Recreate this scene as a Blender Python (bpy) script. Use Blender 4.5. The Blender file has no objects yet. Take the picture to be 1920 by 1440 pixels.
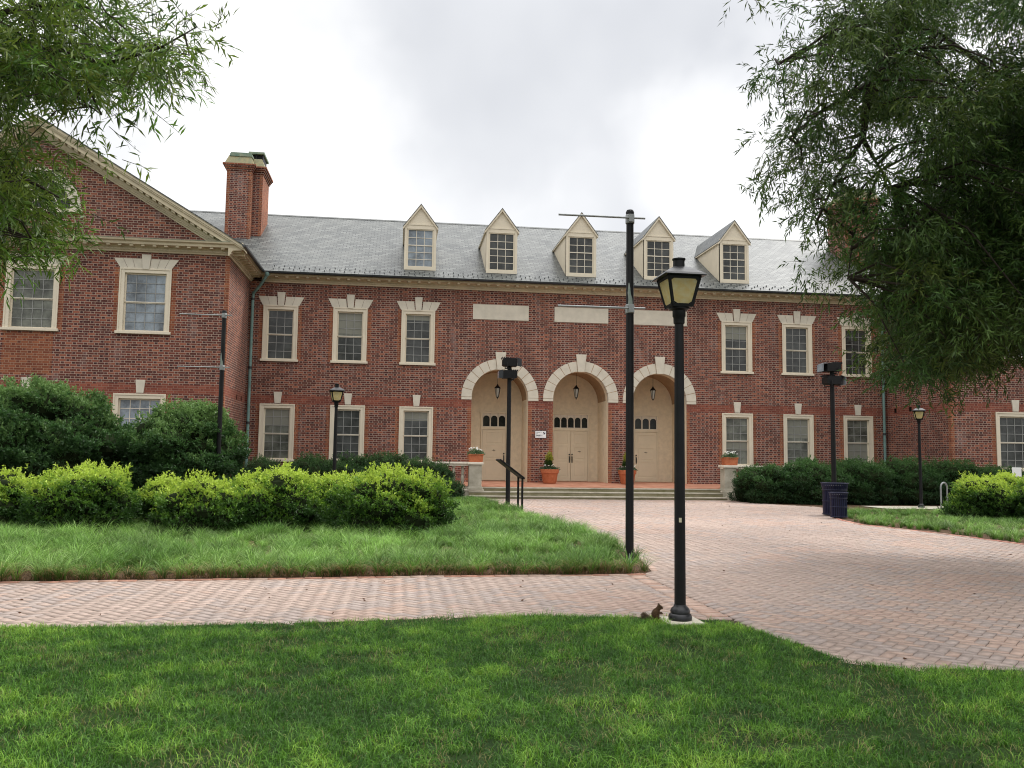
import bpy, math, random
import numpy as np
from mathutils import Vector, Matrix
R = math.radians
sc = bpy.context.scene
col = sc.collection

# ------------------------------------------------------------------ camera
F_, PITCH, ROLL, YAW = 1590.55, 0.0866, 0.0133, 0.1305
CAM = np.array([-7.847, -36.48, 1.6])
def ray(u, v):
    a, b = u-960, v-720
    c, s = math.cos(ROLL), math.sin(ROLL)
    px = c*a+s*b; py = -s*a+c*b
    x, up, d = px/F_, -py/F_, 1.0
    c, s = math.cos(PITCH), math.sin(PITCH); yf = c*d-s*up; z = s*d+c*up
    c, s = math.cos(YAW), math.sin(YAW)
    return np.array([c*x+s*yf, -s*x+c*yf, z])
def at(u, v, dist):
    r = ray(u, v); return CAM+r*dist
cd = bpy.data.cameras.new('camera'); cam = bpy.data.objects.new('camera', cd); col.objects.link(cam)
cd.sensor_width = 36; cd.lens = F_/1920*36; cd.clip_start = 0.05; cd.clip_end = 3000
r0 = ray(960, 720); rx = (ray(961, 720)-r0)*F_; ru = -(ray(960, 721)-r0)*F_
m = Matrix(((rx[0], ru[0], -r0[0], CAM[0]), (rx[1], ru[1], -r0[1], CAM[1]), (rx[2], ru[2], -r0[2], CAM[2]), (0, 0, 0, 1)))
cam.matrix_world = m
sc.camera = cam
sc.render.resolution_x = 1024; sc.render.resolution_y = 768

# ------------------------------------------------------------------ node helpers
def N(nt, t, **kw):
    n = nt.nodes.new(t)
    for k, v in kw.items():
        if k in ('operation', 'blend_type', 'data_type', 'noise_dimensions', 'sky_type', 'attribute_name', 'feature', 'interpolation', 'distribution', 'subsurface_method'): setattr(n, k, v)
    return n
def setin(nt, sock, v):
    if isinstance(v, bpy.types.NodeSocket): nt.links.new(v, sock)
    elif v is not None: sock.default_value = v
def mth(nt, op, a, b=None, c=None):
    n = N(nt, 'ShaderNodeMath', operation=op)
    setin(nt, n.inputs[0], a)
    if b is not None: setin(nt, n.inputs[1], b)
    if c is not None: setin(nt, n.inputs[2], c)
    return n.outputs[0]
def vmth(nt, op, a, b=None):
    n = N(nt, 'ShaderNodeVectorMath', operation=op)
    setin(nt, n.inputs[0], a)
    if b is not None: setin(nt, n.inputs[1], b)
    return n
def mix(nt, f, a, b, bt='MIX'):
    n = N(nt, 'ShaderNodeMix', data_type='RGBA', blend_type=bt)
    setin(nt, n.inputs[0], f)
    for i, v in ((6, a), (7, b)):
        if isinstance(v, tuple): v = (*v[:3], 1)
        setin(nt, n.inputs[i], v)
    return n.outputs[2]
def noise(nt, vec, scale, detail=4, rough=.55, dim='3D'):
    n = N(nt, 'ShaderNodeTexNoise', noise_dimensions=dim)
    if vec is not None: nt.links.new(vec, n.inputs['Vector'])
    n.inputs['Scale'].default_value = scale; n.inputs['Detail'].default_value = detail; n.inputs['Roughness'].default_value = rough
    return n.outputs[0]
def mrange(nt, v, a, b, c=0., d=1., smooth=False):
    n = nt.nodes.new('ShaderNodeMapRange')
    if smooth: n.interpolation_type = 'SMOOTHSTEP'
    nt.links.new(v, n.inputs[0])
    for i, x in enumerate((a, b, c, d)): n.inputs[i+1].default_value = x
    return n.outputs[0]
def ramp(nt, v, stops):
    n = nt.nodes.new('ShaderNodeValToRGB'); e = n.color_ramp.elements
    while len(e) > 1: e.remove(e[-1])
    e[0].position = stops[0][0]; e[0].color = (*stops[0][1], 1)
    for p, c in stops[1:]:
        x = e.new(p); x.color = (*c, 1)
    nt.links.new(v, n.inputs[0]); return n.outputs[0]
def newmat(name, rough=.7, spec=.3, metal=0.):
    m = bpy.data.materials.new(name); m.use_nodes = True; nt = m.node_tree
    b = nt.nodes['Principled BSDF']
    b.inputs['Roughness'].default_value = rough; b.inputs['Specular IOR Level'].default_value = spec; b.inputs['Metallic'].default_value = metal
    return m, nt, b
def pos(nt): return nt.nodes.new('ShaderNodeNewGeometry').outputs['Position']
def bump(nt, b, h, strength=.3, dist=.01):
    n = nt.nodes.new('ShaderNodeBump'); n.inputs['Strength'].default_value = strength; n.inputs['Distance'].default_value = dist
    nt.links.new(h, n.inputs['Height']); nt.links.new(n.outputs[0], b.inputs['Normal'])

# ------------------------------------------------------------------ world: overcast sky
SUN_AZ, SUN_EL = R(62), R(52)
sun_dir = Vector((math.sin(SUN_AZ)*math.cos(SUN_EL), math.cos(SUN_AZ)*math.cos(SUN_EL), math.sin(SUN_EL)))
w = bpy.data.worlds.new('World'); sc.world = w; w.use_nodes = True; nt = w.node_tree
for n in list(nt.nodes): nt.nodes.remove(n)
sky = N(nt, 'ShaderNodeTexSky', sky_type='NISHITA'); sky.sun_disc = False; sky.sun_elevation = SUN_EL; sky.sun_rotation = SUN_AZ
bg1 = nt.nodes.new('ShaderNodeBackground'); nt.links.new(sky.outputs[0], bg1.inputs[0]); bg1.inputs[1].default_value = .1
dirn = vmth(nt, 'NORMALIZE', nt.nodes.new('ShaderNodeTexCoord').outputs['Generated']).outputs[0]
warp = noise(nt, dirn, 3.2, 5, .55)
dv = vmth(nt, 'ADD', dirn, None); 
wv = N(nt, 'ShaderNodeTexNoise'); wv.inputs['Scale'].default_value = 3.0; wv.inputs['Detail'].default_value = 5
nt.links.new(dirn, wv.inputs['Vector'])
off = vmth(nt, 'SCALE', vmth(nt, 'SUBTRACT', wv.outputs['Color'], (.5, .5, .5)).outputs[0]); off.inputs[3].default_value = .5
nt.links.new(off.outputs[0], dv.inputs[1])
dd = vmth(nt, 'NORMALIZE', dv.outputs[0]).outputs[0]
def blob(u, v, r_in, r_out):
    k = Vector(ray(u, v)).normalized()
    dt = vmth(nt, 'DOT_PRODUCT', dd, tuple(k)).outputs['Value']
    return mrange(nt, dt, math.cos(R(r_out)), math.cos(R(r_in)), 0, 1, True)
cl = mth(nt, 'MAXIMUM', mth(nt, 'MAXIMUM', blob(1010, 30, 0, 17), blob(1300, 40, 0, 18)), mth(nt, 'MULTIPLY', blob(260, 330, 1, 6), .45))
cl = mth(nt, 'MAXIMUM', cl, mth(nt, 'MULTIPLY', blob(1150, 330, 1, 10), .75))
cl = mth(nt, 'MULTIPLY', cl, mth(nt, 'SUBTRACT', 1, mth(nt, 'MULTIPLY', blob(1420, 240, 0, 11), .8)))
cl = mth(nt, 'MULTIPLY', cl, mrange(nt, noise(nt, dirn, 2.3, 4), .3, .62, .55, 1.05))
br = mth(nt, 'SUBTRACT', 1.0, mth(nt, 'MULTIPLY', cl, .36))       # clouds
sep = nt.nodes.new('ShaderNodeSeparateXYZ'); nt.links.new(dirn, sep.inputs[0])
zen = mrange(nt, sep.outputs[2], .45, .95, 0, 1.3, True)           # overcast sky is brighter overhead
ks = vmth(nt, 'DOT_PRODUCT', dirn, tuple(sun_dir)).outputs['Value']
glow = mrange(nt, ks, math.cos(R(38)), math.cos(R(4)), 0, 1.9, True)
tot = mth(nt, 'ADD', mth(nt, 'ADD', br, zen), glow)
tot = mth(nt, 'MULTIPLY', tot, mrange(nt, sep.outputs[2], -.05, .02, .4, 1))
tint = mix(nt, mth(nt, 'MINIMUM', cl, 1.0), (1.0, .995, .985), (.955, .975, 1.02))
bg2 = nt.nodes.new('ShaderNodeBackground'); nt.links.new(tint, bg2.inputs[0]); nt.links.new(tot, bg2.inputs[1])
mx = nt.nodes.new('ShaderNodeMixShader'); mx.inputs[0].default_value = .93
nt.links.new(bg1.outputs[0], mx.inputs[1]); nt.links.new(bg2.outputs[0], mx.inputs[2])
wo = nt.nodes.new('ShaderNodeOutputWorld'); nt.links.new(mx.outputs[0], wo.inputs[0])

sl = bpy.data.lights.new('sun', 'SUN'); sl.energy = 2.0; sl.angle = R(11); sl.color = (1, .96, .9)
so = bpy.data.objects.new('sun', sl); col.objects.link(so); so.rotation_euler = sun_dir.to_track_quat('Z', 'Y').to_euler()
so.location = (0, 0, 30)
sc.render.engine = 'CYCLES'; sc.cycles.filter_width = 1.05
sc.view_settings.view_transform = 'Standard'; sc.view_settings.look = 'None'; sc.view_settings.exposure = 0.3; sc.view_settings.gamma = 1

# ------------------------------------------------------------------ materials
def flemish(name, pal, mortar, hdark, ch=.088, L=.25, dirt=True):
    m, nt, b = newmat(name, .85, .2)
    g = nt.nodes.new('ShaderNodeNewGeometry')
    P = nt.nodes.new('ShaderNodeSeparateXYZ'); nt.links.new(g.outputs['Position'], P.inputs[0])
    Q = nt.nodes.new('ShaderNodeSeparateXYZ'); nt.links.new(g.outputs['True Normal'], Q.inputs[0])
    side = mth(nt, 'GREATER_THAN', mth(nt, 'ABSOLUTE', Q.outputs[0]), mth(nt, 'ABSOLUTE', Q.outputs[1]))
    u = mth(nt, 'ADD', mth(nt, 'MULTIPLY', P.outputs[0], mth(nt, 'SUBTRACT', 1, side)), mth(nt, 'MULTIPLY', P.outputs[1], side))
    v = mth(nt, 'DIVIDE', P.outputs[2], ch)
    row = mth(nt, 'FLOOR', v); fv = mth(nt, 'FRACT', v)
    per = L*1.5
    uu = mth(nt, 'ADD', mth(nt, 'DIVIDE', u, per), mth(nt, 'MULTIPLY', mth(nt, 'MODULO', mth(nt, 'ADD', row, 1000), 2), .5))
    ci = mth(nt, 'FLOOR', uu); fu = mth(nt, 'FRACT', uu)
    hd = mth(nt, 'GREATER_THAN', fu, 2/3)
    mw = .0078
    d1 = mth(nt, 'MINIMUM', fu, mth(nt, 'SUBTRACT', 1, fu))
    d2 = mth(nt, 'ABSOLUTE', mth(nt, 'SUBTRACT', fu, 2/3))
    du = mth(nt, 'MULTIPLY', mth(nt, 'MINIMUM', d1, d2), per)
    dvv = mth(nt, 'MULTIPLY', mth(nt, 'MINIMUM', fv, mth(nt, 'SUBTRACT', 1, fv)), ch)
    mort = mth(nt, 'LESS_THAN', mth(nt, 'MINIMUM', du, dvv), mw)
    cid = nt.nodes.new('ShaderNodeCombineXYZ')
    nt.links.new(mth(nt, 'ADD', ci, mth(nt, 'MULTIPLY', hd, .37)), cid.inputs[0]); nt.links.new(row, cid.inputs[1]); nt.links.new(side, cid.inputs[2])
    wn = nt.nodes.new('ShaderNodeTexWhiteNoise'); nt.links.new(cid.outputs[0], wn.inputs[0])
    bc = ramp(nt, wn.outputs[0], pal)
    bc = mix(nt, mth(nt, 'MULTIPLY', hd, hdark), bc, (.04, .022, .026))
    big = noise(nt, g.outputs['Position'], .7, 5, .6)
    bc = mix(nt, mrange(nt, big, .3, .7, 0, 1), mix(nt, 1, bc, (.78, .76, .8), 'MULTIPLY'), mix(nt, 1, bc, (1.22, 1.14, 1.05), 'MULTIPLY'))
    mc = mix(nt, noise(nt, g.outputs['Position'], 3, 3), mortar, tuple(x*.62 for x in mortar))
    c = mix(nt, mort, bc, mc)
    if dirt:
        st = vmth(nt, 'MULTIPLY', g.outputs['Position'], (2.2, 2.2, .55)).outputs[0]
        fl = noise(nt, st, 1.0, 6, .68)
        c = mix(nt, mrange(nt, fl, .55, .72, 0, .36), c, (.34, .27, .25))
        c = mix(nt, mrange(nt, noise(nt, vmth(nt, 'ADD', st, (7.3, 2.1, 5.)).outputs[0], .8, 5, .6), .55, .72, 0, .42), c, (.06, .03, .028))
    nt.links.new(c, b.inputs['Base Color'])
    bump(nt, b, mth(nt, 'SUBTRACT', 1, mort), .5, .006)
    return m
M = {}
M['brick'] = flemish('flemish_brick', [(0, (.078, .026, .022)), (.35, (.145, .046, .034)), (.7, (.20, .066, .045)), (1, (.28, .105, .066))], (.49, .365, .29), .66)
M['rubbed'] = flemish('rubbed_brick', [(0, (.17, .052, .030)), (.5, (.24, .080, .042)), (1, (.31, .115, .058))], (.40, .26, .18), .25, dirt=False)
M['band'] = flemish('band_brick', [(0, (.15, .044, .033)), (.5, (.20, .060, .041)), (1, (.26, .084, .056))], (.34, .20, .15), .12, dirt=False)

def plain(name, c, rough=.6, spec=.35, metal=0, var=.12, scale=4, c2=None, bmp=.0, fine=30):
    m, nt, b = newmat(name, rough, spec, metal)
    p = pos(nt); n = noise(nt, p, scale, 5, .6)
    a = tuple(x*(1-var) for x in c); d = c2 if c2 else tuple(min(1, x*(1+var)) for x in c)
    nt.links.new(mix(nt, mrange(nt, n, .3, .7), a, d), b.inputs['Base Color'])
    if bmp: bump(nt, b, noise(nt, p, fine, 4), bmp, .01)
    return m
M['stone'] = plain('cast_stone', (.60, .55, .46), .85, .2, var=.10, scale=2.5, bmp=.15)
M['trim'] = plain('cream_painted_wood', (.66, .585, .46), .5, .4, var=.06, scale=1.5)
M['cornice'] = plain('cream_cornice_paint', (.58, .50, .36), .6, .3, var=.13, scale=2.2)
M['sash'] = plain('sash_paint', (.66, .60, .50), .5, .4, var=.05)
M['lead'] = plain('grey_glazing_bars', (.27, .27, .26), .5, .4, var=.05)
M['stucco'] = plain('niche_stucco', (.74, .64, .48), .9, .15, var=.10, scale=5, bmp=.3, fine=60)
M['vault'] = plain('shaded_vault_stucco', (.38, .26, .16), .9, .15, var=.15, scale=3, bmp=.3, fine=60)  # browner copy of the niche stucco: shade and brick bounce put into the colour
M['door'] = plain('tan_door_paint', (.72, .63, .47), .45, .4, var=.05, scale=2)
M['black'] = plain('black_paint', (.007, .007, .008), .5, .22, var=.3, scale=6)
M['blackold'] = plain('worn_black_enamel', (.006, .006, .008), .36, .4, var=.4, scale=9, c2=(.018, .018, .022))
M['galv'] = plain('galvanised_steel', (.26, .27, .27), .5, .4, metal=.5, var=.15, scale=12)
M['navy'] = plain('navy_powder_coat', (.005, .007, .032), .4, .3, var=.2)
M['gutter'] = plain('dark_gutter', (.022, .025, .03), .4, .5, var=.3)
M['copper'] = plain('copper_patina', (.12, .24, .20), .7, .3, var=.3, scale=5, c2=(.30, .32, .22))
M['pipe'] = plain('verdigris_pipe', (.16, .26, .24), .6, .3, var=.25, scale=3)
M['lime'] = plain('weathered_chimney_cap', (.30, .33, .22), .85, .2, var=.3, scale=6, c2=(.36, .30, .17))
M['concrete'] = plain('concrete', (.46, .42, .35), .9, .15, var=.12, scale=5, bmp=.2)
M['stonestep'] = plain('mossy_step_stone', (.36, .32, .22), .9, .15, var=.3, scale=2.3, c2=(.15, .14, .07), bmp=.25)
M['agedstone'] = plain('aged_balustrade_stone', (.40, .37, .29), .9, .15, var=.25, scale=3, c2=(.50, .46, .38), bmp=.2)
M['palestone'] = plain('pale_coping_stone', (.70, .64, .54), .85, .2, var=.08)
M['terra'] = plain('terracotta', (.42, .12, .05), .8, .25, var=.15, scale=8, c2=(.50, .17, .08))
M['tile'] = plain('terrace_brick', (.42, .17, .10), .8, .25, var=.18, scale=2, c2=(.52, .27, .18))
M['soil'] = plain('mulch', (.045, .028, .017), 1, .1, var=.5, scale=30, c2=(.13, .08, .05), bmp=.6, fine=60)
M['bark'] = plain('bark', (.035, .028, .022), .95, .15, var=.4, scale=14, bmp=.8, fine=40)
M['core'] = plain('shrub_shade_core', (.012, .018, .007), 1, .05, var=.3)  # near-black, puts the shade inside the shrubs into the colour
M['hardware'] = plain('door_hardware', (.02, .018, .015), .4, .5)
M['white'] = plain('white_enamel', (.80, .80, .80), .4, .4, var=.03)
M['ink'] = plain('dark_blue_ink', (.02, .025, .05), .5, .3)
M['greyink'] = plain('grey_ink', (.45, .42, .44), .5, .3)
M['sticker'] = plain('faded_sticker', (.5, .46, .33), .6, .3)
M['peel'] = plain('peeled_primer', (.36, .38, .36), .7, .2, var=.3, scale=25, c2=(.16, .22, .18))
M['fur'] = plain('squirrel_fur', (.085, .052, .030), .95, .1, var=.35, scale=60, c2=(.12, .075, .045))
M['furlight'] = plain('squirrel_belly_fur', (.45, .40, .34), .95, .1, var=.2, scale=60)
M['eye'] = plain('dark_eye', (.005, .005, .005), .15, .6)
M['flower'] = plain('white_petals', (.8, .8, .76), .7, .2, var=.05)

def glassmat(name, base, rough=.16, spec=.45):
    m, nt, b = newmat(name, rough, spec)
    p = pos(nt)
    n = noise(nt, p, 1.1, 6, .7)
    nt.links.new(mix(nt, mrange(nt, n, .38, .64), tuple(x*.45 for x in base), tuple(x*1.6 for x in base)), b.inputs['Base Color'])  # uneven reflections painted into the base colour as noise
    bump(nt, b, noise(nt, p, 2.2, 3), .16, .04)
    return m
M['glass'] = glassmat('window_glass', (.045, .048, .046), .16, .36)
M['glassblind'] = glassmat('window_glass_with_blind', (.115, .12, .10), .25, .36)
M['glassdark'] = glassmat('dark_glass', (.018, .02, .016), .2, .3)
M['glassblue'] = glassmat('pale_window_glass', (.17, .20, .23), .12)

# lantern glazing: frosted amber acrylic that lets daylight through
def lantern_glass():
    m, nt, b = newmat('frosted_amber_glass', .45, .4)
    p = pos(nt); n = noise(nt, p, 18, 4)
    c = mix(nt, mrange(nt, n, .35, .65), (.90, .78, .42), (.95, .90, .66))
    nt.links.new(c, b.inputs['Base Color'])
    tr = nt.nodes.new('ShaderNodeBsdfTranslucent'); nt.links.new(c, tr.inputs[0])
    ms = nt.nodes.new('ShaderNodeMixShader'); ms.inputs[0].default_value = .8
    nt.links.new(b.outputs[0], ms.inputs[1]); nt.links.new(tr.outputs[0], ms.inputs[2])
    nt.links.new(ms.outputs[0], nt.nodes['Material Output'].inputs[0]); return m
M['amber'] = lantern_glass()

def slate():
    m, nt, b = newmat('slate_roof', .40, .27)
    p = pos(nt); s = nt.nodes.new('ShaderNodeSeparateXYZ'); nt.links.new(p, s.inputs[0])
    br = nt.nodes.new('ShaderNodeTexBrick'); cmb = nt.nodes.new('ShaderNodeCombineXYZ')
    nx = nt.nodes.new('ShaderNodeNewGeometry'); q = nt.nodes.new('ShaderNodeSeparateXYZ'); nt.links.new(nx.outputs['True Normal'], q.inputs[0])
    side = mth(nt, 'GREATER_THAN', mth(nt, 'ABSOLUTE', q.outputs[0]), mth(nt, 'ABSOLUTE', q.outputs[1]))
    u = mth(nt, 'ADD', mth(nt, 'MULTIPLY', s.outputs[0], mth(nt, 'SUBTRACT', 1, side)), mth(nt, 'MULTIPLY', s.outputs[1], side))
    nt.links.new(u, cmb.inputs[0]); 
    wob = mth(nt, 'MULTIPLY', mth(nt, 'SUBTRACT', noise(nt, p, 2.2, 2), .5), .09)
    nt.links.new(mth(nt, 'ADD', mth(nt, 'MULTIPLY', s.outputs[2], 1.95), wob), cmb.inputs[1])
    nt.links.new(cmb.outputs[0], br.inputs['Vector'])
    br.inputs['Scale'].default_value = 1; br.inputs['Brick Width'].default_value = .30; br.inputs['Row Height'].default_value = .20
    br.inputs['Mortar Size'].default_value = .018; br.inputs['Mortar Smooth'].default_value = .1; br.offset = .5; br.inputs['Bias'].default_value = 0
    br.inputs['Color1'].default_value = (.055, .062, .062, 1); br.inputs['Color2'].default_value = (.135, .142, .136, 1); br.inputs['Mortar'].default_value = (.016, .018, .02, 1)
    c = mix(nt, mrange(nt, noise(nt, p, 1.1, 5), .35, .7, 0, .45), br.outputs['Color'], (.13, .135, .125))
    nt.links.new(c, b.inputs['Base Color'])
    bump(nt, b, mth(nt, 'SUBTRACT', 1, br.outputs['Fac']), .5, .012)
    return m
M['slate'] = slate()

def attrmat(name, rough=.6, spec=.25, trans=.0, nscale=0):
    m, nt, b = newmat(name, rough, spec)
    a = N(nt, 'ShaderNodeAttribute', attribute_name='Col')
    c = a.outputs['Color']
    if nscale:
        c = mix(nt, mrange(nt, noise(nt, pos(nt), nscale, 4), .3, .7), mix(nt, 1, c, (.82, .82, .82), 'MULTIPLY'), mix(nt, 1, c, (1.15, 1.15, 1.15), 'MULTIPLY'))
    nt.links.new(c, b.inputs['Base Color'])
    if trans:
        tr = nt.nodes.new('ShaderNodeBsdfTranslucent'); nt.links.new(c, tr.inputs[0])
        ms = nt.nodes.new('ShaderNodeMixShader'); ms.inputs[0].default_value = trans
        nt.links.new(b.outputs[0], ms.inputs[1]); nt.links.new(tr.outputs[0], ms.inputs[2])
        nt.links.new(ms.outputs[0], nt.nodes['Material Output'].inputs[0])
    return m
M['leaf'] = attrmat('leaves', .5, .3, .36)
M['blade'] = attrmat('grass_blades', .5, .3, .25)
M['paver'] = attrmat('clay_pavers', .75, .3, 0, 14)

def lawnbase():
    m, nt, b = newmat('lawn_soil', .95, .1)
    p = pos(nt); n = noise(nt, p, 1.3, 6, .6); n2 = noise(nt, p, 25, 5, .7)
    c = mix(nt, mrange(nt, n, .4, .65), (.014, .030, .008), (.022, .045, .010))
    c = mix(nt, mrange(nt, n2, .55, .75, 0, .5), c, (.06, .045, .022))
    nt.links.new(c, b.inputs['Base Color']); bump(nt, b, n2, .6, .02); return m
M['lawnbase'] = lawnbase()
M['sand'] = plain('jointing_sand', (.055, .038, .028), .95, .1, var=.3, scale=10)

# ------------------------------------------------------------------ object helpers
def tag(o, label=None, cat=None, group=None, kind=None):
    if label: o['label'] = label
    if cat: o['category'] = cat
    if group: o['group'] = group
    if kind: o['kind'] = kind
    return o
def empty(name, loc=(0, 0, 0), rz=0, label=None, cat=None, group=None, kind=None):
    o = bpy.data.objects.new(name, None); col.objects.link(o); o.location = loc; o.rotation_euler = (0, 0, rz)
    o.empty_display_size = .2
    return tag(o, label, cat, group, kind)
class MB:
    def __init__(s): s.v = []; s.f = []; s.mi = []; s.mats = []
    def mid(s, m):
        if m not in s.mats: s.mats.append(m)
        return s.mats.index(m)
    def add(s, vs, fs, mat=None):
        o = len(s.v); s.v += [tuple(x) for x in vs]; k = s.mid(mat)
        for f in fs: s.f.append([o+i for i in f]); s.mi.append(k)
        return s
    def box(s, x0, x1, y0, y1, z0, z1, mat=None):
        x0, x1 = min(x0, x1), max(x0, x1); y0, y1 = min(y0, y1), max(y0, y1); z0, z1 = min(z0, z1), max(z0, z1)
        v = [(x0, y0, z0), (x1, y0, z0), (x1, y1, z0), (x0, y1, z0), (x0, y0, z1), (x1, y0, z1), (x1, y1, z1), (x0, y1, z1)]
        return s.add(v, [(0, 3, 2, 1), (4, 5, 6, 7), (0, 1, 5, 4), (1, 2, 6, 5), (2, 3, 7, 6), (3, 0, 4, 7)], mat)
    def prism(s, poly, axis, a, b, mat=None):
        """poly: list of 2D pts. axis 'y': (x,z) extruded in y a..b ; 'x': (y,z) extruded in x ; 'z': (x,y)"""
        n = len(poly)
        def P(p, t): return {'y': (p[0], t, p[1]), 'x': (t, p[0], p[1]), 'z': (p[0], p[1], t)}[axis]
        v = [P(p, a) for p in poly]+[P(p, b) for p in poly]
        f = [tuple(range(n))[::-1], tuple(range(n, 2*n))]+[(i, (i+1) % n, n+(i+1) % n, n+i) for i in range(n)]
        return s.add(v, f, mat)
    def tube(s, pts, rad, n=8, mat=None, cap=True):
        pts = [Vector(p) for p in pts]
        if not hasattr(rad, '__len__'): rad = [rad]*len(pts)
        vs = []; prev = None
        for i, p in enumerate(pts):
            t = (pts[min(i+1, len(pts)-1)]-pts[max(i-1, 0)]).normalized()
            ref = Vector((0, 0, 1)) if abs(t.z) < .9 else Vector((1, 0, 0))
            a = t.cross(ref).normalized() if prev is None else (prev-t*prev.dot(t)).normalized()
            prev = a; b = t.cross(a)
            for k in range(n):
                th = 2*math.pi*k/n; vs.append(p+(a*math.cos(th)+b*math.sin(th))*rad[i])
        fs = [(i*n+k, i*n+(k+1) % n, (i+1)*n+(k+1) % n, (i+1)*n+k) for i in range(len(pts)-1) for k in range(n)]
        if cap: fs += [tuple(range(n))[::-1], tuple(range((len(pts)-1)*n, len(pts)*n))]
        return s.add(vs, fs, mat)
    def lathe(s, prof, c=(0, 0, 0), n=16, mat=None, rot=0):
        vs = [(c[0]+r*math.cos(rot+2*math.pi*k/n), c[1]+r*math.sin(rot+2*math.pi*k/n), c[2]+z) for r, z in prof for k in range(n)]
        fs = [(i*n+k, i*n+(k+1) % n, (i+1)*n+(k+1) % n, (i+1)*n+k) for i in range(len(prof)-1) for k in range(n)]
        fs += [tuple(range(n))[::-1], tuple(range((len(prof)-1)*n, len(prof)*n))]
        return s.add(vs, fs, mat)
    def build(s, name, mat=None, parent=None, smooth=False, bevel=0):
        me = bpy.data.meshes.new(name); me.from_pydata(s.v, [], s.f)
        for k in s.mats: me.materials.append(k if k is not None else mat)
        me.polygons.foreach_set('material_index', s.mi)
        if smooth:
            me.polygons.foreach_set('use_smooth', [True]*len(s.f))
            try: me.set_sharp_from_angle(angle=R(40))
            except Exception: pass
        me.update()
        o = bpy.data.objects.new(name, me); col.objects.link(o); o.parent = parent
        if bevel:
            md = o.modifiers.new('bevel', 'BEVEL'); md.width = bevel; md.segments = 2; md.limit_method = 'ANGLE'
        return o
def npmesh(name, V, faces, mat, parent=None, C=None, smooth=False):
    """faces: list of (K,n) int arrays"""
    me = bpy.data.meshes.new(name); V = np.asarray(V, np.float32)
    me.vertices.add(len(V)); me.vertices.foreach_set('co', V.ravel())
    tot = np.concatenate([np.full(len(f), f.shape[1], np.int32) for f in faces])
    loops = np.concatenate([f.ravel() for f in faces]).astype(np.int32)
    st = np.concatenate([[0], np.cumsum(tot)[:-1]]).astype(np.int32)
    me.loops.add(len(loops)); me.loops.foreach_set('vertex_index', loops)
    me.polygons.add(len(tot)); me.polygons.foreach_set('loop_start', st)
    if smooth: me.polygons.foreach_set('use_smooth', np.ones(len(tot), bool))
    me.update(calc_edges=True)
    if C is not None:
        a = me.color_attributes.new('Col', 'FLOAT_COLOR', 'POINT')
        a.data.foreach_set('color', np.concatenate([C, np.ones((len(C), 1))], 1).astype(np.float32).ravel())
    me.materials.append(mat)
    o = bpy.data.objects.new(name, me); col.objects.link(o); o.parent = parent
    return o
def copy_tree(o, parent=None):
    c = o.copy(); col.objects.link(c); c.parent = parent
    for ch in list(o.children): copy_tree(ch, c)
    return c
def inpoly(P, poly):
    x, y = P[:, 0], P[:, 1]; r = np.zeros(len(P), bool); n = len(poly)
    for i in range(n):
        x0, y0 = poly[i]; x1, y1 = poly[(i+1) % n]
        c = ((y0 > y) != (y1 > y)) & (x < (x1-x0)*(y-y0)/((y1-y0) if y1 != y0 else 1e-9)+x0)
        r ^= c
    return r
def vnoise(P, scale, seed=0):
    """smooth 2-D value noise, 0..1"""
    rg = np.random.default_rng(seed); T = rg.random((64, 64)); q = P[:, :2]*scale+1000.3
    i = np.floor(q).astype(int); f = q-i; f = f*f*(3-2*f); a = i % 64; b = (i+1) % 64
    return (T[a[:, 0], a[:, 1]]*(1-f[:, 0])*(1-f[:, 1])+T[b[:, 0], a[:, 1]]*f[:, 0]*(1-f[:, 1])+T[a[:, 0], b[:, 1]]*(1-f[:, 0])*f[:, 1]+T[b[:, 0], b[:, 1]]*f[:, 0]*f[:, 1])
def norm(a): return a/np.maximum(1e-9, np.linalg.norm(a, axis=-1, keepdims=True))

# ================================================================== GROUND
mb = MB(); mb.add([(-900, -900, -.03), (900, -900, -.03), (900, 900, -.03), (-900, 900, -.03)], [(0, 1, 2, 3)], M['lawnbase'])
tag(mb.build('ground'), kind='structure')
LAWN = [(-24, -27.9), (-16, -28.0), (-12.5, -28.08), (-10.01, -28.12), (-8.56, -28.02), (-7.54, -27.9), (-6.44, -27.8), (-5.64, -27.93), (-4.95, -28.0), (-4.6, -28.25), (-4.42, -28.9), (-4.33, -29.5), (-4.22, -29.95), (-3.9, -30.17), (-3.0, -30.3), (-1.5, -30.4), (3, -30.5), (8, -30.5)]
BED = [(-24, -25.5), (-15, -25.38), (-12.62, -25.25), (-10.17, -25.08), (-7.44, -24.9), (-4.95, -24.84), (-4.42, -24.78), (-4.22, -24.5), (-3.98, -23.1), (-3.85, -20.8), (-3.82, -18.4), (-3.97, -16.2), (-4.12, -13.2), (-4.22, -10.1), (-4.45, -7.1), (-5.0, -4.8), (-5.5, -3.5), (-5.5, -2.4), (-24, -2.4)]
RBED = [(4.35, -14.15), (3.98, -15.9), (4.3, -17.2), (4.53, -18.9), (4.62, -20.7), (4.6, -22.5), (4.9, -24.4), (9, -24.9), (24, -25.2), (24, -2.2), (5.6, -2.2), (5.45, -3.6), (5.35, -4.2), (6.05, -6.45), (6.9, -7.65), (6.75, -9.6), (5.5, -11.9), (4.75, -13.0)]
def sheet(name, poly, z, mat, kind='structure'):
    mb = MB(); mb.add([(x, y, z) for x, y in poly], [tuple(range(len(poly)))], mat)
    o = mb.build(name); tag(o, kind=kind); return o
sheet('paving_base', [(-26, -31.5), (26, -31.5), (26, -2), (-26, -2)], -.006, M['sand'])
LP = LAWN+[(8, -60), (-24, -60)]
sheet('lawn', LP, .004, M['lawnbase'])
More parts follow.
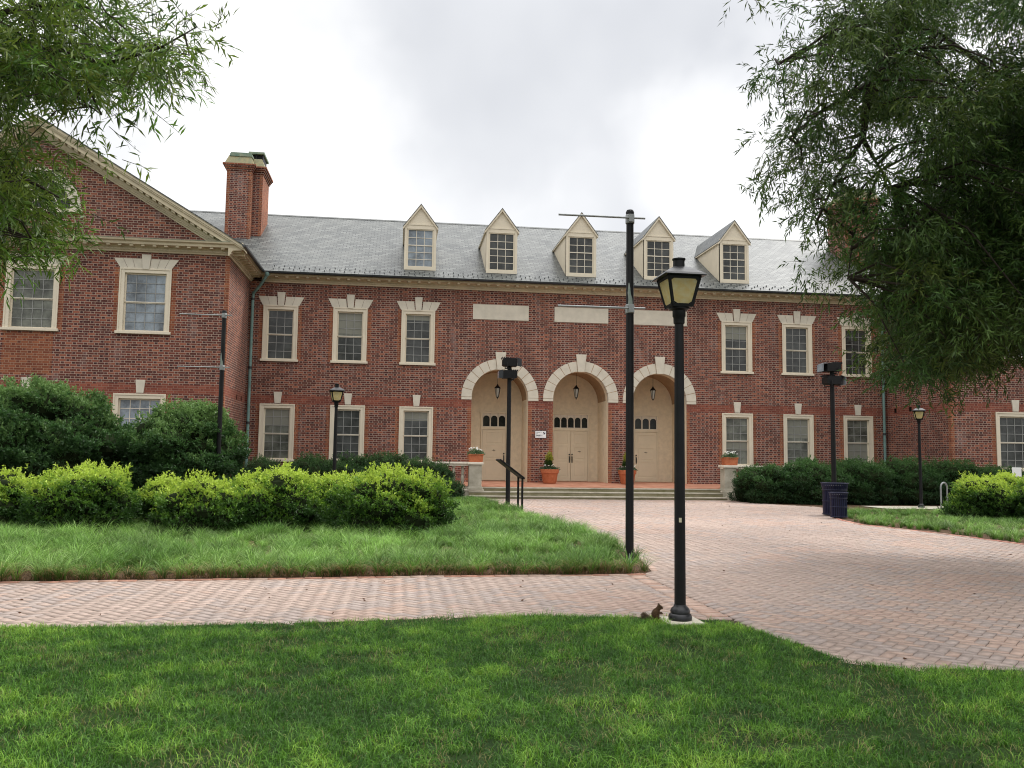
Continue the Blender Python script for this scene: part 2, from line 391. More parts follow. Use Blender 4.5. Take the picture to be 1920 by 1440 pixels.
sheet('planting_bed', BED, .006, M['soil'])
sheet('mulch_bed', RBED, .006, M['soil'])

# herringbone clay pavers
rg = np.random.default_rng(5)
def herringbone(i0, i1, j0, j1, w, ang, org):
    I, J = np.meshgrid(np.arange(i0, i1), np.arange(j0, j1), indexing='ij'); I = I.ravel(); J = J.ravel(); k = (I-J) % 4
    h = k == 0; v = k == 3
    cx = np.concatenate([I[h]+1., I[v]+.5]); cy = np.concatenate([J[h]+.5, J[v]+1.])
    hx = np.concatenate([np.ones(h.sum()), np.full(v.sum(), .5)]); hy = np.concatenate([np.full(h.sum(), .5), np.ones(v.sum())])
    return cx*w, cy*w, hx*w, hy*w
def pavers(name, keep, ang, org, bounds, kind='structure'):
    w = .104; g = .0045
    x0, x1, y0, y1 = bounds; L = max(x1-x0, y1-y0)*1.5; n = int(L/w*2.2)//4*4
    cx, cy, hx, hy = herringbone(-n//2, n//2, -n//2, n//2, w, ang, org)
    c, s = math.cos(ang), math.sin(ang)
    X = org[0]+c*cx-s*cy; Y = org[1]+s*cx+c*cy
    k = (X > x0) & (X < x1) & (Y > y0) & (Y < y1); k[k] = keep(np.stack([X[k], Y[k]], 1))
    X, Y, hx, hy = X[k], Y[k], hx[k], hy[k]; n = len(X)
    tl = rg.normal(0, .0012, (n, 4)); z = .002+rg.random(n)*.003
    V = []; 
    for q, (sx, sy) in enumerate(((-1, -1), (1, -1), (1, 1), (-1, 1))):
        a = sx*(hx-g); b = sy*(hy-g)
        V.append(np.stack([X+c*a-s*b, Y+s*a+c*b, z+tl[:, q]], 1))
    for q, (sx, sy) in enumerate(((-1, -1), (1, -1), (1, 1), (-1, 1))):
        a = sx*(hx-g); b = sy*(hy-g)
        V.append(np.stack([X+c*a-s*b, Y+s*a+c*b, np.full(n, -.02)], 1))
    V = np.stack(V, 1).reshape(-1, 3); ix = np.arange(n)[:, None]*8
    F = [ix+np.array([[0, 1, 2, 3]])]+[ix+np.array([[a, a+4, b+4, b]]) for a, b in ((0, 1), (1, 2), (2, 3), (3, 0))]
    pal = np.array([(.42, .335, .29), (.405, .325, .285), (.39, .315, .275), (.365, .31, .285), (.42, .32, .27), (.395, .295, .25)])
    P = np.stack([X, Y], 1)
    n1 = vnoise(P, .8, 3); n2 = vnoise(P, .35, 4); n3 = vnoise(P, 2.2, 8)
    r = rg.random(n)
    idx = np.clip(((r*.28+n1*.72+(n3-.5)*.35)*6).astype(int), 0, 5)
    idx = np.where(rg.random(n) < .10, rg.integers(0, 6, n), idx)
    C = pal[idx]*np.array([.88, .84, .82])*(.94+.12*rg.random((n, 1)))*(.82+.34*n2[:, None])
    C = np.repeat(C, 8, 0)
    o = npmesh(name, V, F, M['paver'], C=C); tag(o, kind=kind)
def keep_plaza(P): return ~inpoly(P, BED) & ~inpoly(P, RBED) & ~inpoly(P, LP) & (P[:, 0] > -4.42) & ~((P[:, 1] > -3.45))
def keep_path(P): return ~inpoly(P, BED) & ~inpoly(P, LP) & (P[:, 0] < -4.72)
pavers('brick_plaza', keep_plaza, R(45), (.013, .02), (-4.6, 14, -31, -3.3))
pavers('brick_path', keep_path, R(45), (-9.04, -26.3), (-19, -4.4, -28.4, -24.6))
# edging bricks laid end to end along the beds and across the mouth of the path
def edging(line, off=0., ln=.21, wd=.10, palette=((.36, .14, .10), (.42, .20, .15), (.38, .24, .19)), z=.012, across=False):
    mb = MB(); cols = []
    pts = [Vector((x, y, 0)) for x, y in line]
    for a, b in zip(pts, pts[1:]):
        d = (b-a); L = d.length; n = max(1, int(L/((wd if across else ln)+.006))); t = d.normalized(); s = Vector((-t.y, t.x, 0))
        for i in range(n):
            c = a+d*((i+.5)/n)+s*off; hl = (L/n)/2-.004; hw = (ln if across else wd)/2
            j = random.uniform(-.004, .004)
            q = [c+t*hl*p+s*(hw*r+j) for p, r in ((-1, -1), (1, -1), (1, 1), (-1, 1))]
            zz = z+random.uniform(-.004, .004)
            o = len(mb.v); mb.add([(*p.xy, zz) for p in q]+[(*p.xy, -.02) for p in q], [(0, 1, 2, 3), (0, 4, 5, 1), (1, 5, 6, 2), (2, 6, 7, 3), (3, 7, 4, 0)], M['paver'])
            cc = np.array(random.choice(palette))*random.uniform(.85, 1.15); cols += [cc]*8
    return mb, cols
def edge_obj(name, lines):
    V = []; Fq = []; C = []; 
    for ln, kw in lines:
        mb, cc = edging(ln, **kw); o = len(V); V += mb.v; C += cc; Fq += [[i+o for i in f] for f in mb.f]
    tag(npmesh(name, np.array(V), [np.array(Fq)], M['paver'], C=np.array(C)), kind='structure')
random.seed(3)
PALE = ((.44, .31, .25), (.42, .28, .22), (.38, .29, .25))
edge_obj('brick_edging', [(BED[:7], dict(off=-.05, palette=((.33, .17, .12), (.38, .23, .17), (.36, .26, .21)))), (BED[7:16], dict(off=-.05, palette=PALE, z=.006)), (RBED[:7], dict(off=-.04)), (RBED[17:18]+RBED[:1], dict(off=-.04)),
    ([(-4.57, -24.95), (-4.57, -28.1)], dict(off=0, palette=PALE, z=.008, across=True))])

# ================================================================== BRICK BUILDING
bld = empty('brick_building', (0, 0, 0), label='long two-storey red brick building with slate roof, five dormers and three arched entrances', cat='building')
XL, XR = -14.272, 14.36
WY = -4.3; WYR = -4.6
def wall_grid(mb, axis, plane, u0, u1, z0, z1, holes, strips, flip=False):
    us = {u0, u1}; zs = {z0, z1}
    for a, b, c, d in holes: us |= {a, b}; zs |= {c, d}
    for a, b, c, d, _ in strips: us |= {a, b}; zs |= {c, d}
    us = sorted(x for x in us if u0 <= x <= u1); zs = sorted(x for x in zs if z0 <= x <= z1)
    for i in range(len(us)-1):
        for j in range(len(zs)-1):
            cu = (us[i]+us[i+1])/2; cz = (zs[j]+zs[j+1])/2
            if us[i+1]-us[i] < 1e-5 or zs[j+1]-zs[j] < 1e-5: continue
            if any(a < cu < b and c < cz < d for a, b, c, d in holes): continue
            mt = M['brick']
            for a, b, c, d, k in strips:
                if a < cu < b and c < cz < d: mt = M[k]
            q = [(us[i], zs[j]), (us[i+1], zs[j]), (us[i+1], zs[j+1]), (us[i], zs[j+1])]
            if axis == 'y': v = [(u, plane, z) for u, z in q]
            else: v = [(plane, u, z) for u, z in q]
            mb.add(v, [(0, 1, 2, 3) if not flip else (3, 2, 1, 0)], mt)
A0, A1, A2 = 7.175, 10.062, 12.959
HW, ZB, ZT = .709, 5.55, 7.886; LZB, LZT = 1.36, 3.708
ARS, RI, RO, ZSP, ZAC = 3.575, 1.235, 1.682, 4.08, 4.19
wins = []
holes = []; strips = [(XL, XR, 3.74, 4.09, 'band')]
for x in (-A2, -A1, -A0, A0, A1, A2):
    for zb, zt in ((ZB, ZT), (LZB, LZT)):
        holes.append((x-HW+.03, x+HW-.03, zb, zt-.02)); strips += [(x-HW-.17, x-HW+.03, zb, zt, 'rubbed'), (x+HW-.03, x+HW+.17, zb, zt, 'rubbed')]
for c in (-ARS, 0, ARS):
    holes += [(c-RI, c+RI, 0, ZSP), (c-RO+.05, c+RO-.05, ZSP, ZAC+RO)]
    strips += [(c-RI-.17, c-RI, 0, 3.74, 'rubbed'), (c+RI, c+RI+.17, 0, 3.74, 'rubbed')]
strips += [(c-RO, c+RO, 3.74, ZSP, 'band') for c in (-ARS, 0, ARS)]
mb = MB(); wall_grid(mb, 'y', 0, XL, XR, 0, 8.9, holes, strips)
for c in (-ARS, 0, ARS):   # brick spandrels round each arch
    n = 24; x0, x1, z1 = c-RO+.05, c+RO-.05, ZAC+RO; arc = []; outer = []
    rr = RI+.15
    ths = sorted([math.pi*i/n for i in range(n+1)]+[math.atan2(RO, RO-.05), math.pi-math.atan2(RO, RO-.05)]); n = len(ths)-1
    for th in ths:
        arc.append((c+rr*math.cos(th), 0, ZAC+rr*math.sin(th)))
        dx, dz = math.cos(th), math.sin(th); h = RO-.05
        t = min(h/abs(dx) if abs(dx) > 1e-6 else 1e9, (z1-ZAC)/dz if dz > 1e-6 else 1e9); outer.append((c+dx*t, 0, ZAC+dz*t))
    mb.add(arc+outer, [(i, i+1, n+2+i, n+1+i) for i in range(n)], M['brick'])
    for sx in (1, -1): mb.add([(c+sx*(RI+.15), 0, ZSP), (c+sx*(RO-.05), 0, ZSP), (c+sx*(RO-.05), 0, ZAC), (c+sx*(RI+.15), 0, ZAC)], [(0, 1, 2, 3)], M['brick'])
# body behind so that nothing shines through
mb.box(XL+.02, -5.6, .5, 9.5, 0, 9.2, M['brick']); mb.box(5.6, XR-.02, .5, 9.5, 0, 9.2, M['brick']); mb.box(-5.59, 5.59, 2.4, 9.45, 0, 9.15, M['brick']); mb.box(-5.58, 5.58, .45, 2.39, 5.95, 9.15, M['brick'])
wall = mb.build('wall', parent=bld)

def stones(mb, x, z0, z1, top, bot, n, kt, kb, kz0, kz1, y, dp=.03):
    """flat arch of n voussoirs with a keystone"""
    return mb
def window(x, zb, zt, hw, cols_, rows, y=0, lintel=True, up='glass', low='glass', ix=0, lead='lead', rail='sash', sillz=True):
    """sash window; part 'window' is the casing"""
    mb = MB(); cw = .17; d = .14; yo = y-.035
    mb.box(x-hw, x-hw+cw, yo, y+d, zb, zt, M['trim']); mb.box(x+hw-cw, x+hw, yo, y+d, zb, zt, M['trim'])
    mb.box(x-hw+cw, x+hw-cw, yo, y+d, zt-cw, zt, M['trim'])
    mb.box(x-hw-.012, x-hw+.045, yo-.02, yo-.0005, zb, zt, M['trim']); mb.box(x+hw-.045, x+hw+.012, yo-.02, yo-.0005, zb, zt, M['trim']); mb.box(x-hw-.012, x+hw+.012, yo-.022, yo-.0005, zt-.05, zt+.012, M['trim'])
    win = mb.build('window', parent=bld, bevel=.006)
    gx0, gx1 = x-hw+cw, x+hw-cw; gz0, gz1 = zb+.05, zt-cw; mid = (gz0+gz1)/2
    sl_ = MB(); sl_.box(x-hw-.07, x+hw+.07, yo-.06, y+d, zb-.05, zb+.05, M['trim']); sl_.build('sill', parent=win, bevel=.008)
    fw = .05
    for k, (a, b, yy) in enumerate(((mid, gz1, y+.055), (gz0, mid, y+.085))):
        s = MB(); s.box(gx0, gx0+fw, yy, yy+.04, a, b, M['trim']); s.box(gx1-fw, gx1, yy, yy+.04, a, b, M['trim'])
        s.box(gx0+fw, gx1-fw, yy+.001, yy+.04, b-(.05 if k == 0 else .035), b, M['trim'] if k == 0 else M[rail]); s.box(gx0+fw, gx1-fw, yy+.001, yy+.04, a, a+(.05 if k else .03), M['trim'] if k else M[rail])
        for i in range(1, cols_):
            xx = gx0+fw+(gx1-gx0-2*fw)*i/cols_; s.box(xx-.011, xx+.011, yy+.012, yy+.03, a+.03, b-.035, M[lead])
        rr_ = rows[k]
        for j in range(1, rr_):
            zz = a+(b-a)*j/rr_; s.box(gx0+fw, gx1-fw, yy+.014, yy+.031, zz-.011, zz+.011, M[lead])
        s.build('sash', parent=win)
        g = MB(); g.box(gx0+.01, gx1-.01, yy+.032, yy+.038, a+.01, b-.01, M[(up, low)[k]]); g.build('glass', parent=win)
    drop = BL.get((round(x, 2), round(zb, 1)))
    if drop:
        b_ = MB(); b_.box(gx0+fw, gx1-fw, y+.085, y+.0862, gz1-(gz1-gz0)*drop, gz1-.02, M['blind']) if drop < .5 else b_.box(gx0+fw, gx1-fw, y+.1155, y+.1165, gz1-(gz1-gz0)*drop, mid, M['blind']); b_.build('blind', parent=win)
    return win
BL = {(-12.96, 1.4): .35, (-10.06, 5.5): .44, (-10.06, 5.6): .44, (-7.17, 1.4): .2, (7.17, 5.5): .3, (7.17, 5.6): .3, (12.96, 1.4): .82, (10.06, 1.4): .42, (-7.17, 5.5): .12, (7.17, 1.4): .7}
M['blind'] = plain('grey_window_blind', (.21, .21, .175), .6, .3, var=.1, scale=1.5)
def flat_arch(win, x, zt, hwb, hwt, h, n, kh, y, key_only=None):
    if key_only is None:
        mb = MB(); z0, z1 = zt+.006, zt+h
        for i in range(n):
            if i == n//2: mb.build('lintel', parent=win); mb = MB(); continue
            a, b = i/n, (i+1)/n; g = .006
            X = lambda t, top: x+(-1+2*t)*(hwt if top else hwb)
            mb.prism([(X(a, 0)+g, z0), (X(b, 0)-g, z0), (X(b, 1)-g, z1), (X(a, 1)+g, z1)], 'y', y-.035, y+.03, M['stone'])
        mb.build('lintel', parent=win)
        k = MB(); k.prism([(x-.12, zt-.03), (x+.12, zt-.03), (x+.165, zt+kh), (x-.165, zt+kh)], 'y', y-.075, y+.03, M['stone']); k.build('keystone', parent=win, bevel=.006)
    else:
        k = MB(); k.prism([(x-.12, key_only[0]), (x+.12, key_only[0]), (x+.17, key_only[1]), (x-.17, key_only[1])], 'y', y-.05, y+.03, M['stone']); k.build('keystone', parent=win, bevel=.006)
kinds = {(-A1, 1): ('glassblind', 'glass'), (A0, 0): ('glassblind', 'glassblind'), (A1, 0): ('glassblind', 'glassblind'), (A2, 0): ('glassblind', 'glassblind'), (-A2, 0): ('glassblind', 'glassblind')}
for x in (-A2, -A1, -A0, A0, A1, A2):
    u, l = kinds.get((x, 1), ('glass', 'glass'))
    wn = window(x, ZB, ZT, HW, 3, (3, 3), up=u, low=l); flat_arch(wn, x, ZT, .76, .95, .375, 5, .57, 0)
    u, l = kinds.get((x, 0), ('glass', 'glass'))
    wn = window(x, LZB, LZT, HW, 3, (3, 3), up=u, low=l); flat_arch(wn, x, 0, 0, 0, 0, 0, 0, 0, key_only=(3.745, 4.215))
# stone panels
for a, b in ((-4.82, -2.36), (-1.21, 1.22), (2.38, 4.84)):
    p = MB(); p.box(a, b, -.03, .03, 7.59, 8.25, M['stone']); p.build('stone_panel', parent=bld, bevel=.008)

# arches, niches, doors
def niche(c, hwd, nl, double):
    mb = MB(); n = 13; g = .012   # voussoirs
    th0 = 0
    for i in range(n):
        a, b = math.pi*i/n+g/1.4, math.pi*(i+1)/n-g/1.4
        if i == n//2: continue
        m_ = 4; pin = [(c+RI*math.cos(a+(b-a)*k/m_), ZAC+RI*math.sin(a+(b-a)*k/m_)) for k in range(m_+1)]
        po = [(c+RO*math.cos(b+(a-b)*k/m_), ZAC+RO*math.sin(b+(a-b)*k/m_)) for k in range(m_+1)]
        mb.prism(pin+po, 'y', -.03, .18, M['stone'])
    for s in (-1, 1): mb.box(c+s*RI, c+s*RO, -.03, .18, ZSP, ZAC-.003, M['stone'])
    # dark joint backing
    bk = [(c+(RI+.01)*math.cos(math.pi*k/24), ZAC+(RI+.01)*math.sin(math.pi*k/24)) for k in range(25)]
    bo = [(c+(RO-.01)*math.cos(math.pi*k/24), ZAC+(RO-.01)*math.sin(math.pi*k/24)) for k in range(24, -1, -1)]
    mb.prism(bk+bo, 'y', -.018, .17, M['vault'])
    arch = mb.build('stone_arch', parent=bld)
    k = MB(); k.prism([(c-.145, ZAC+RI-.03), (c+.145, ZAC+RI-.03), (c+.235, 6.17), (c-.235, 6.17)], 'y', -.085, .15, M['stone']); k.build('keystone', parent=arch, bevel=.008)
    # niche shell
    D = 2.2; s = MB(); nn = 24; r1 = RI; 
    pf = [(c-r1, .45), (c-r1, ZAC)]+[(c+r1*math.cos(math.pi*(nn-i)/nn), ZAC+r1*math.sin(math.pi*(nn-i)/nn)) for i in range(1, nn)]+[(c+r1, ZAC), (c+r1, .45)]
    L = len(pf)
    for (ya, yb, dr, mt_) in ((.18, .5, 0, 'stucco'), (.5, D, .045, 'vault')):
        def pp(p, y_): 
            x_, z_ = p
            if dr:
                x_ = c+(x_-c)*(1+dr/r1)
                if z_ > ZAC: z_ = ZAC+(z_-ZAC)*(1+dr/r1)
            return (x_, y_, z_)
        v = [pp(p, ya) for p in pf]+[pp(p, yb) for p in pf]
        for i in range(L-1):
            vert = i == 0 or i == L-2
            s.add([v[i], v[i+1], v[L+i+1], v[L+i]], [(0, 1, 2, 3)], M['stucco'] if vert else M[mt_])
        if dr:   # step between reveal and niche, and back wall
            s.add([(*p,) for p in [(q[0], .5, q[1]) for q in pf]]+[pp(p, .5) for p in pf], [(i, i+1, L+i+1, L+i) for i in range(L-1)], M['stucco'])
            s.add([pp(p, D) for p in pf], [tuple(range(L))], M['stucco'])
    for sx in (-1, 1): s.add([(c+sx*r1, 0, .42), (c+sx*r1, .18, .42), (c+sx*r1, .18, ZSP), (c+sx*r1, 0, ZSP)], [(0, 1, 2, 3)], M['stucco'])
    sh = s.build('niche', parent=bld)
    # door surround, fanlight
    f = MB(); y1 = D-.06
    f.box(c-hwd-.07, c-hwd, y1, D, .54, 2.9, M['door']); f.box(c+hwd, c+hwd+.07, y1, D, .54, 2.9, M['door']); f.box(c-hwd-.07, c+hwd+.07, y1-.01, D, 2.87, 2.99, M['door'])
    f.box(c-hwd-.07, c-hwd-.0, y1, D, 2.99, 3.62, M['door']); f.box(c+hwd, c+hwd+.07, y1, D, 2.99, 3.62, M['door']); f.box(c-hwd-.13, c+hwd+.13, y1-.03, D, 3.62, 3.68, M['door'])
    fl = MB(); wl = 2*hwd/nl
    fl.box(c-hwd, c+hwd, D-.02, D-.012, 2.99, 3.62, M['glassdark'])
    o = f.build('door_surround', parent=bld, bevel=.005); fl.build('fanlight_glass', parent=o)
    tr_ = MB()
    for i in range(nl):    # arched heads
        cx_ = c-hwd+wl*(i+.5); rr = wl/2-.02
        a = [(cx_+rr*math.cos(math.pi*k/10), 3.36+rr*math.sin(math.pi*k/10)*1.0) for k in range(11)]
        for k in range(10):
            (xa, za), (xb, zb_) = a[k], a[k+1]
            tr_.add([(xa, D-.03, za), (xb, D-.03, zb_), (xb, D-.03, 3.62), (xa, D-.03, 3.62)], [(0, 1, 2, 3)], M['sash'])
        tr_.tube([(cx_-rr, D-.035, 2.99), (cx_-rr, D-.035, 3.36)]+[(p[0], D-.035, p[1]) for p in a[::-1]]+[(cx_+rr, D-.035, 2.99)], .012, 5, M['sash'])
    for i in range(nl+1): tr_.box(c-hwd+wl*i-.014, c-hwd+wl*i+.014, D-.045, D-.025, 2.99, 3.62, M['sash'])
    tr_.box(c-hwd, c+hwd, D-.05, D-.02, 2.99, 3.02, M['sash'])
    tr_.build('fanlight_tracery', parent=o)
    leaves = [(c-hwd, c), (c, c+hwd)] if double else [(c-hwd, c+hwd)]
    for q, (a, b) in enumerate(leaves):
        dr = MB(); yd = D-.05; a += .008; b -= .008
        dr.box(a, b, yd+.015, D-.005, .565, 2.86, M['door'])
        hw_ = b-a; st = .13
        dr.box(a, a+st, yd, yd+.0145, .565, 2.86, M['door']); dr.box(b-st, b, yd, yd+.0145, .565, 2.86, M['door'])
        for z0, z1 in ((.565, .76), (1.44, 1.56), (2.12, 2.24), (2.72, 2.86)): dr.box(a+st, b-st, yd+.0005, yd+.0145, z0, z1, M['door'])
        for z0, z1 in ((.80, 1.40), (1.60, 2.08), (2.28, 2.68)): dr.box(a+st+.05, b-st-.05, yd+.006, yd+.0148, z0, z1, M['door'])
        d_ = dr.build('door', parent=bld, bevel=.005)
        hx = (b-.055 if q == 0 else a+.055) if double else (b-.07 if c < 0 else a+.07)
        h = MB(); h.tube([(hx, yd-.01, 1.42), (hx, yd-.07, 1.46), (hx, yd-.075, 1.55), (hx, yd-.07, 1.64), (hx, yd-.01, 1.68)], .014, 8); h.lathe([(.03, -.03), (.035, 0), (.03, .03)], (hx, yd-.012, 1.78), 10); h.box(hx-.025, hx+.025, yd-.012, yd-.001, 1.40, 1.70)
        h.build('handle', M['hardware'], d_, True)
        k = MB(); kx = (a+b)/2; k.tube([(kx-.07, yd-.015, 1.93), (kx, yd-.02, 1.90), (kx+.07, yd-.015, 1.93)], .008, 6); k.lathe([(.02, -.012), (.02, .012)], (kx, yd-.008, 1.94), 8); 
        if double and q == 1 or not double: k.build('knocker', M['hardware'], d_)
    return
for c, hwd, nl, dbl in ((-ARS, .54, 3, False), (0, .81, 5, True), (ARS, .54, 3, False)): niche(c, hwd, nl, dbl)

# main cornice and gutter
def cornice(name, axis, a, b, plane, sgn, z=8.86, mod=.42):
    """profile offset d outwards, height"""
    prof = [(0, 0), (.06, 0), (.07, .05), (.10, .06), (.11, .13), (.15, .17), (.16, .20), (.48, .215), (.50, .225), (.50, .30), (.55, .345), (0, .345)]
    mb = MB(); poly = [(plane+sgn*d, z+h) for d, h in prof]
    if axis == 'x': mb.prism(poly, 'x', a, b, M['cornice'])
    else:
        mb.prism([(p[0], p[1]) for p in poly], 'y', a, b, M['cornice'])
    n = int(abs(b-a)/.13)
    for i in range(n):   # dentils
        t = a+(b-a)*(i+.5)/n
        lo, hi = sorted((plane+sgn*.108, plane+sgn*.138))
        if axis == 'x': mb.box(t-.035, t+.035, lo, hi, z+.075, z+.125, M['cornice'])
        else: mb.box(lo, hi, t-.035, t+.035, z+.075, z+.125, M['cornice'])
    n = int(abs(b-a)/mod)
    for i in range(n):   # modillions
        t = a+(b-a)*(i+.5)/n
        lo, hi = sorted((plane+sgn*.155, plane+sgn*.43))
        if axis == 'x': mb.box(t-.06, t+.06, lo, hi, z+.155, z+.2145, M['cornice'])
        else: mb.box(lo, hi, t-.06, t+.06, z+.155, z+.2145, M['cornice'])
    return mb.build(name, parent=bld)
cornice('cornice', 'x', XL+.5, XR-.5, 0, -1)
cornice('cornice', 'y', WY-.4, -.02, XL, 1); cornice('cornice', 'y', WYR-.4, -.02, XR, -1)
g = MB(); gz = 9.215
hp = [(-.55, gz), (-.555, gz-.05), (-.59, gz-.085), (-.64, gz-.09), (-.68, gz-.06), (-.695, gz), (-.675, gz), (-.66, gz-.045), (-.63, gz-.065), (-.595, gz-.06), (-.575, gz-.035), (-.57, gz)]
g.prism(hp, 'x', XL+.72, XR-.72, M['gutter']); gut = g.build('gutter', parent=bld)
g = MB(); g.prism([(XL-p[0], p[1]) for p in hp], 'y', WY-.75, -.68, M['gutter']); g.build('gutter', parent=bld)
g = MB(); g.prism([(XR+p[0], p[1]) for p in hp], 'y', WYR-.75, -.68, M['gutter']); g.build('gutter', parent=bld)

# roofs
SL = .6; RY0, RZ0 = -.62, 9.235; RYR = 6.75; RZR = RZ0+SL*(RYR-RY0)
rf = MB(); t = .05
rf.prism([(RY0, RZ0), (RYR, RZR), (2*RYR-RY0, RZ0), (2*RYR-RY0, RZ0-t), (RYR, RZR-t), (RY0, RZ0-t)], 'x', -21.2, 21.2, M['slate'])
rx_ = MB(); rx_.prism([(RYR-.12, RZR-.055), (RYR-.015, RZR+.035), (RYR+.015, RZR+.035), (RYR+.12, RZR-.055)], 'x', -21, 21, M['slate'])
roof = rf.build('roof', parent=bld); rx_.build('ridge_cap', parent=roof)
sg = MB(); random.seed(9)
for r_ in range(3):      # snow guards along the eaves
    for i in range(66):
        x = XL+1.0+.42*i+.21*(r_ % 2); y = RY0+.14+.17*r_
        if x > XR-1: continue
        if any(abs(x-c) < .78 for c in (-7.16, -3.58, 0, 3.58, 7.16)) and y > -.05: continue
        z = RZ0+SL*(y-RY0); sg.box(x-.016, x+.016, y-.02, y+.03, z-.01, z+.055, M['gutter'])
sgo = sg.build('snow_guards', parent=roof)

def wing(cx, s, wy, left):
    """projecting gabled wing, s=+1 when its inner side faces +X (left wing)"""
    inner = XL if left else XR; outer = 2*cx-inner; hwid = abs(inner-cx)
    u0, u1 = min(inner, outer), max(inner, outer)
    wx = [cx, cx+s*3.88, cx-s*3.88] if left else [cx, cx-3.95, cx+3.95]
    zb, zt = (5.96, 8.33); lb, lt = (1.36, 3.72); hw = .90
    holes = []; strips = [(u0, u1, 3.74, 4.09, 'band')]
    for x in wx:
        for a, b in ((zb, zt), (lb, lt)): holes.append((x-hw+.03, x+hw-.03, a, b-.02)); strips += [(x-hw-.18, x-hw+.03, a, b, 'rubbed'), (x+hw-.03, x+hw+.18, a, b, 'rubbed')]
    strips += [(u0, u0+.16, 0, 9, 'rubbed'), (u1-.16, u1, 0, 9, 'rubbed')]
    if left: strips.append((cx-hw, cx+hw-.1, 4.35, 5.86, 'rubbed'))
    mb = MB(); wall_grid(mb, 'y', wy, u0, u1, 0, 9.0, holes, strips)
    ss = [(wy, wy+.16, 0, 9, 'rubbed'), (wy, 0, 3.74, 4.09, 'band')]
    vy = ((-1.88, 3.84), (-.95, 3.84)) if left else ((-.74, 3.95), (-1.88, 3.95))
    wall_grid(mb, 'x', inner, wy, 0, 0, 9.0, [(y-.09, y+.09, z-.1, z+.1) for y, z in vy], ss, flip=not left)
    for y, z in vy:
        d = -s*.12 if left else .12
        d *= .3; mb.add([(inner+d, y-.3, z-.3), (inner+d, y+.3, z-.3), (inner+d, y+.3, z+.3), (inner+d, y-.3, z+.3)], [(0, 1, 2, 3)], M['glassdark'])  # dark plate stands in for the shade inside each vent hole, not glazing
    wall_grid(mb, 'x', outer, wy, 9, 0, 9.0, [], [], flip=left)
    apex = RZ0+SL*(hwid+.62)
    tz = 9.3; tw = (apex-.25-tz)/SL
    mb.add([(cx-tw, wy+.003, tz), (cx+tw, wy+.003, tz), (cx, wy+.003, apex-.25)], [(0, 1, 2)], M['brick'])
    mb.build('wall', parent=bld)
    for x in wx:
        lh = left and x == cx
        w1 = window(x, zb, zt, hw, 4, (3, 3), wy, up='glassblind' if lh else 'glassblue', low='glassblind' if lh else 'glassblue')
        flat_arch(w1, x, zt, .9, 1.14, .36, 7, .52, wy)
        w2 = window(x, lb, lt, hw, 4, (3, 3), wy, up='glassblue' if left else 'glass', low='glass', lead='sash' if left else 'lead'); flat_arch(w2, x, 0, 0, 0, 0, 0, 0, wy, key_only=(3.76, 4.235))
    # horizontal cornice of the pediment
    c = MB(); prof = [(0, 0), (.06, 0), (.08, .05), (.11, .06), (.12, .13), (.16, .17), (.17, .2), (.40, .215), (.42, .30), (.50, .34), (.52, .40), (0, .41)]
    c.prism([(wy-d, 8.94+h) for d, h in prof], 'x', u0-.52, u1+.52, M['cornice'])
    n = 110
    for i in range(n):
        t = u0+(u1-u0)*(i+.5)/n; c.box(t-.035, t+.035, wy-.138, wy-.108, 9.015, 9.065, M['cornice'])
    n = 34
    for i in range(n):
        t = u0+(u1-u0)*(i+.5)/n; c.box(t-.06, t+.06, wy-.36, wy-.165, 9.095, 9.154, M['cornice'])
    pc = c.build('pediment_cornice', parent=bld)
    fl = MB(); fl.prism([(wy-.53, 9.342), (wy-.53, 9.352), (wy+.002, 9.44), (wy+.002, 9.352)], 'x', u0-.1, u1+.1, M['copper']); fl.build('copper_flashing', parent=pc)
    # raking cornices
    for q in (-1, 1):
        rk = MB()
        def lay(t0, t1, proj, back=0):   # slab between depths t0..t1 (vertical) under the roof line
            xe = cx+q*(hwid+.60); ze = lambda x: apex-SL*abs(x-cx)
            if t0 < .2: pl = [(cx, ze(cx)-t0), (xe, ze(xe)-t0), (xe, ze(xe)-t1), (cx, ze(cx)-t1)]
            else:
                xa, xb = [cx+q*(apex-t_-9.345)/SL for t_ in (t0, t1)]; pl = [(cx, ze(cx)-t0), (xa, 9.345), (xb, 9.345), (cx, ze(cx)-t1)]
            rk.prism(pl[::q], 'y', wy-proj, wy+.05, M['cornice'])
        lay(.03, .14, .54); lay(.141, .20, .50); lay(.201, .36, .44); lay(.361, .52, .16); lay(.521, .60, .10); lay(.601, .66, .05)
        L = hwid/1.; n = 26
        for i in range(n):
            xx = cx+q*(.3+(hwid-.8)*(i+.5)/n); z = apex-SL*abs(xx-cx)
            rk.prism([(xx-.07, z-.362+SL*.07*q), (xx+.07, z-.362-SL*.07*q), (xx+.07, z-.43-SL*.07*q), (xx-.07, z-.43+SL*.07*q)], 'y', wy-.38, wy-.161, M['cornice'])
        n = 78
        for i in range(n):
            xx = cx+q*(.3+(hwid-1.1)*(i+.5)/n); z = apex-SL*abs(xx-cx)
            rk.prism([(xx-.035, z-.53), (xx+.035, z-.53), (xx+.035, z-.585), (xx-.035, z-.585)], 'y', wy-.13, wy-.101, M['cornice'])
        rk.build('raking_cornice', parent=bld)
    r = MB(); e = hwid+.66
    ez = apex-SL*e
    r.prism([(cx-e, ez), (cx, apex), (cx+e, ez), (cx+e, ez-.04), (cx, apex-.04), (cx-e, ez-.04)], 'y', wy-.58, 7.4, M['slate'])
    r.build('roof', parent=bld)
    # lunette
    l = MB(); zc = 10.42; ro, ri = 1.5, 1.14
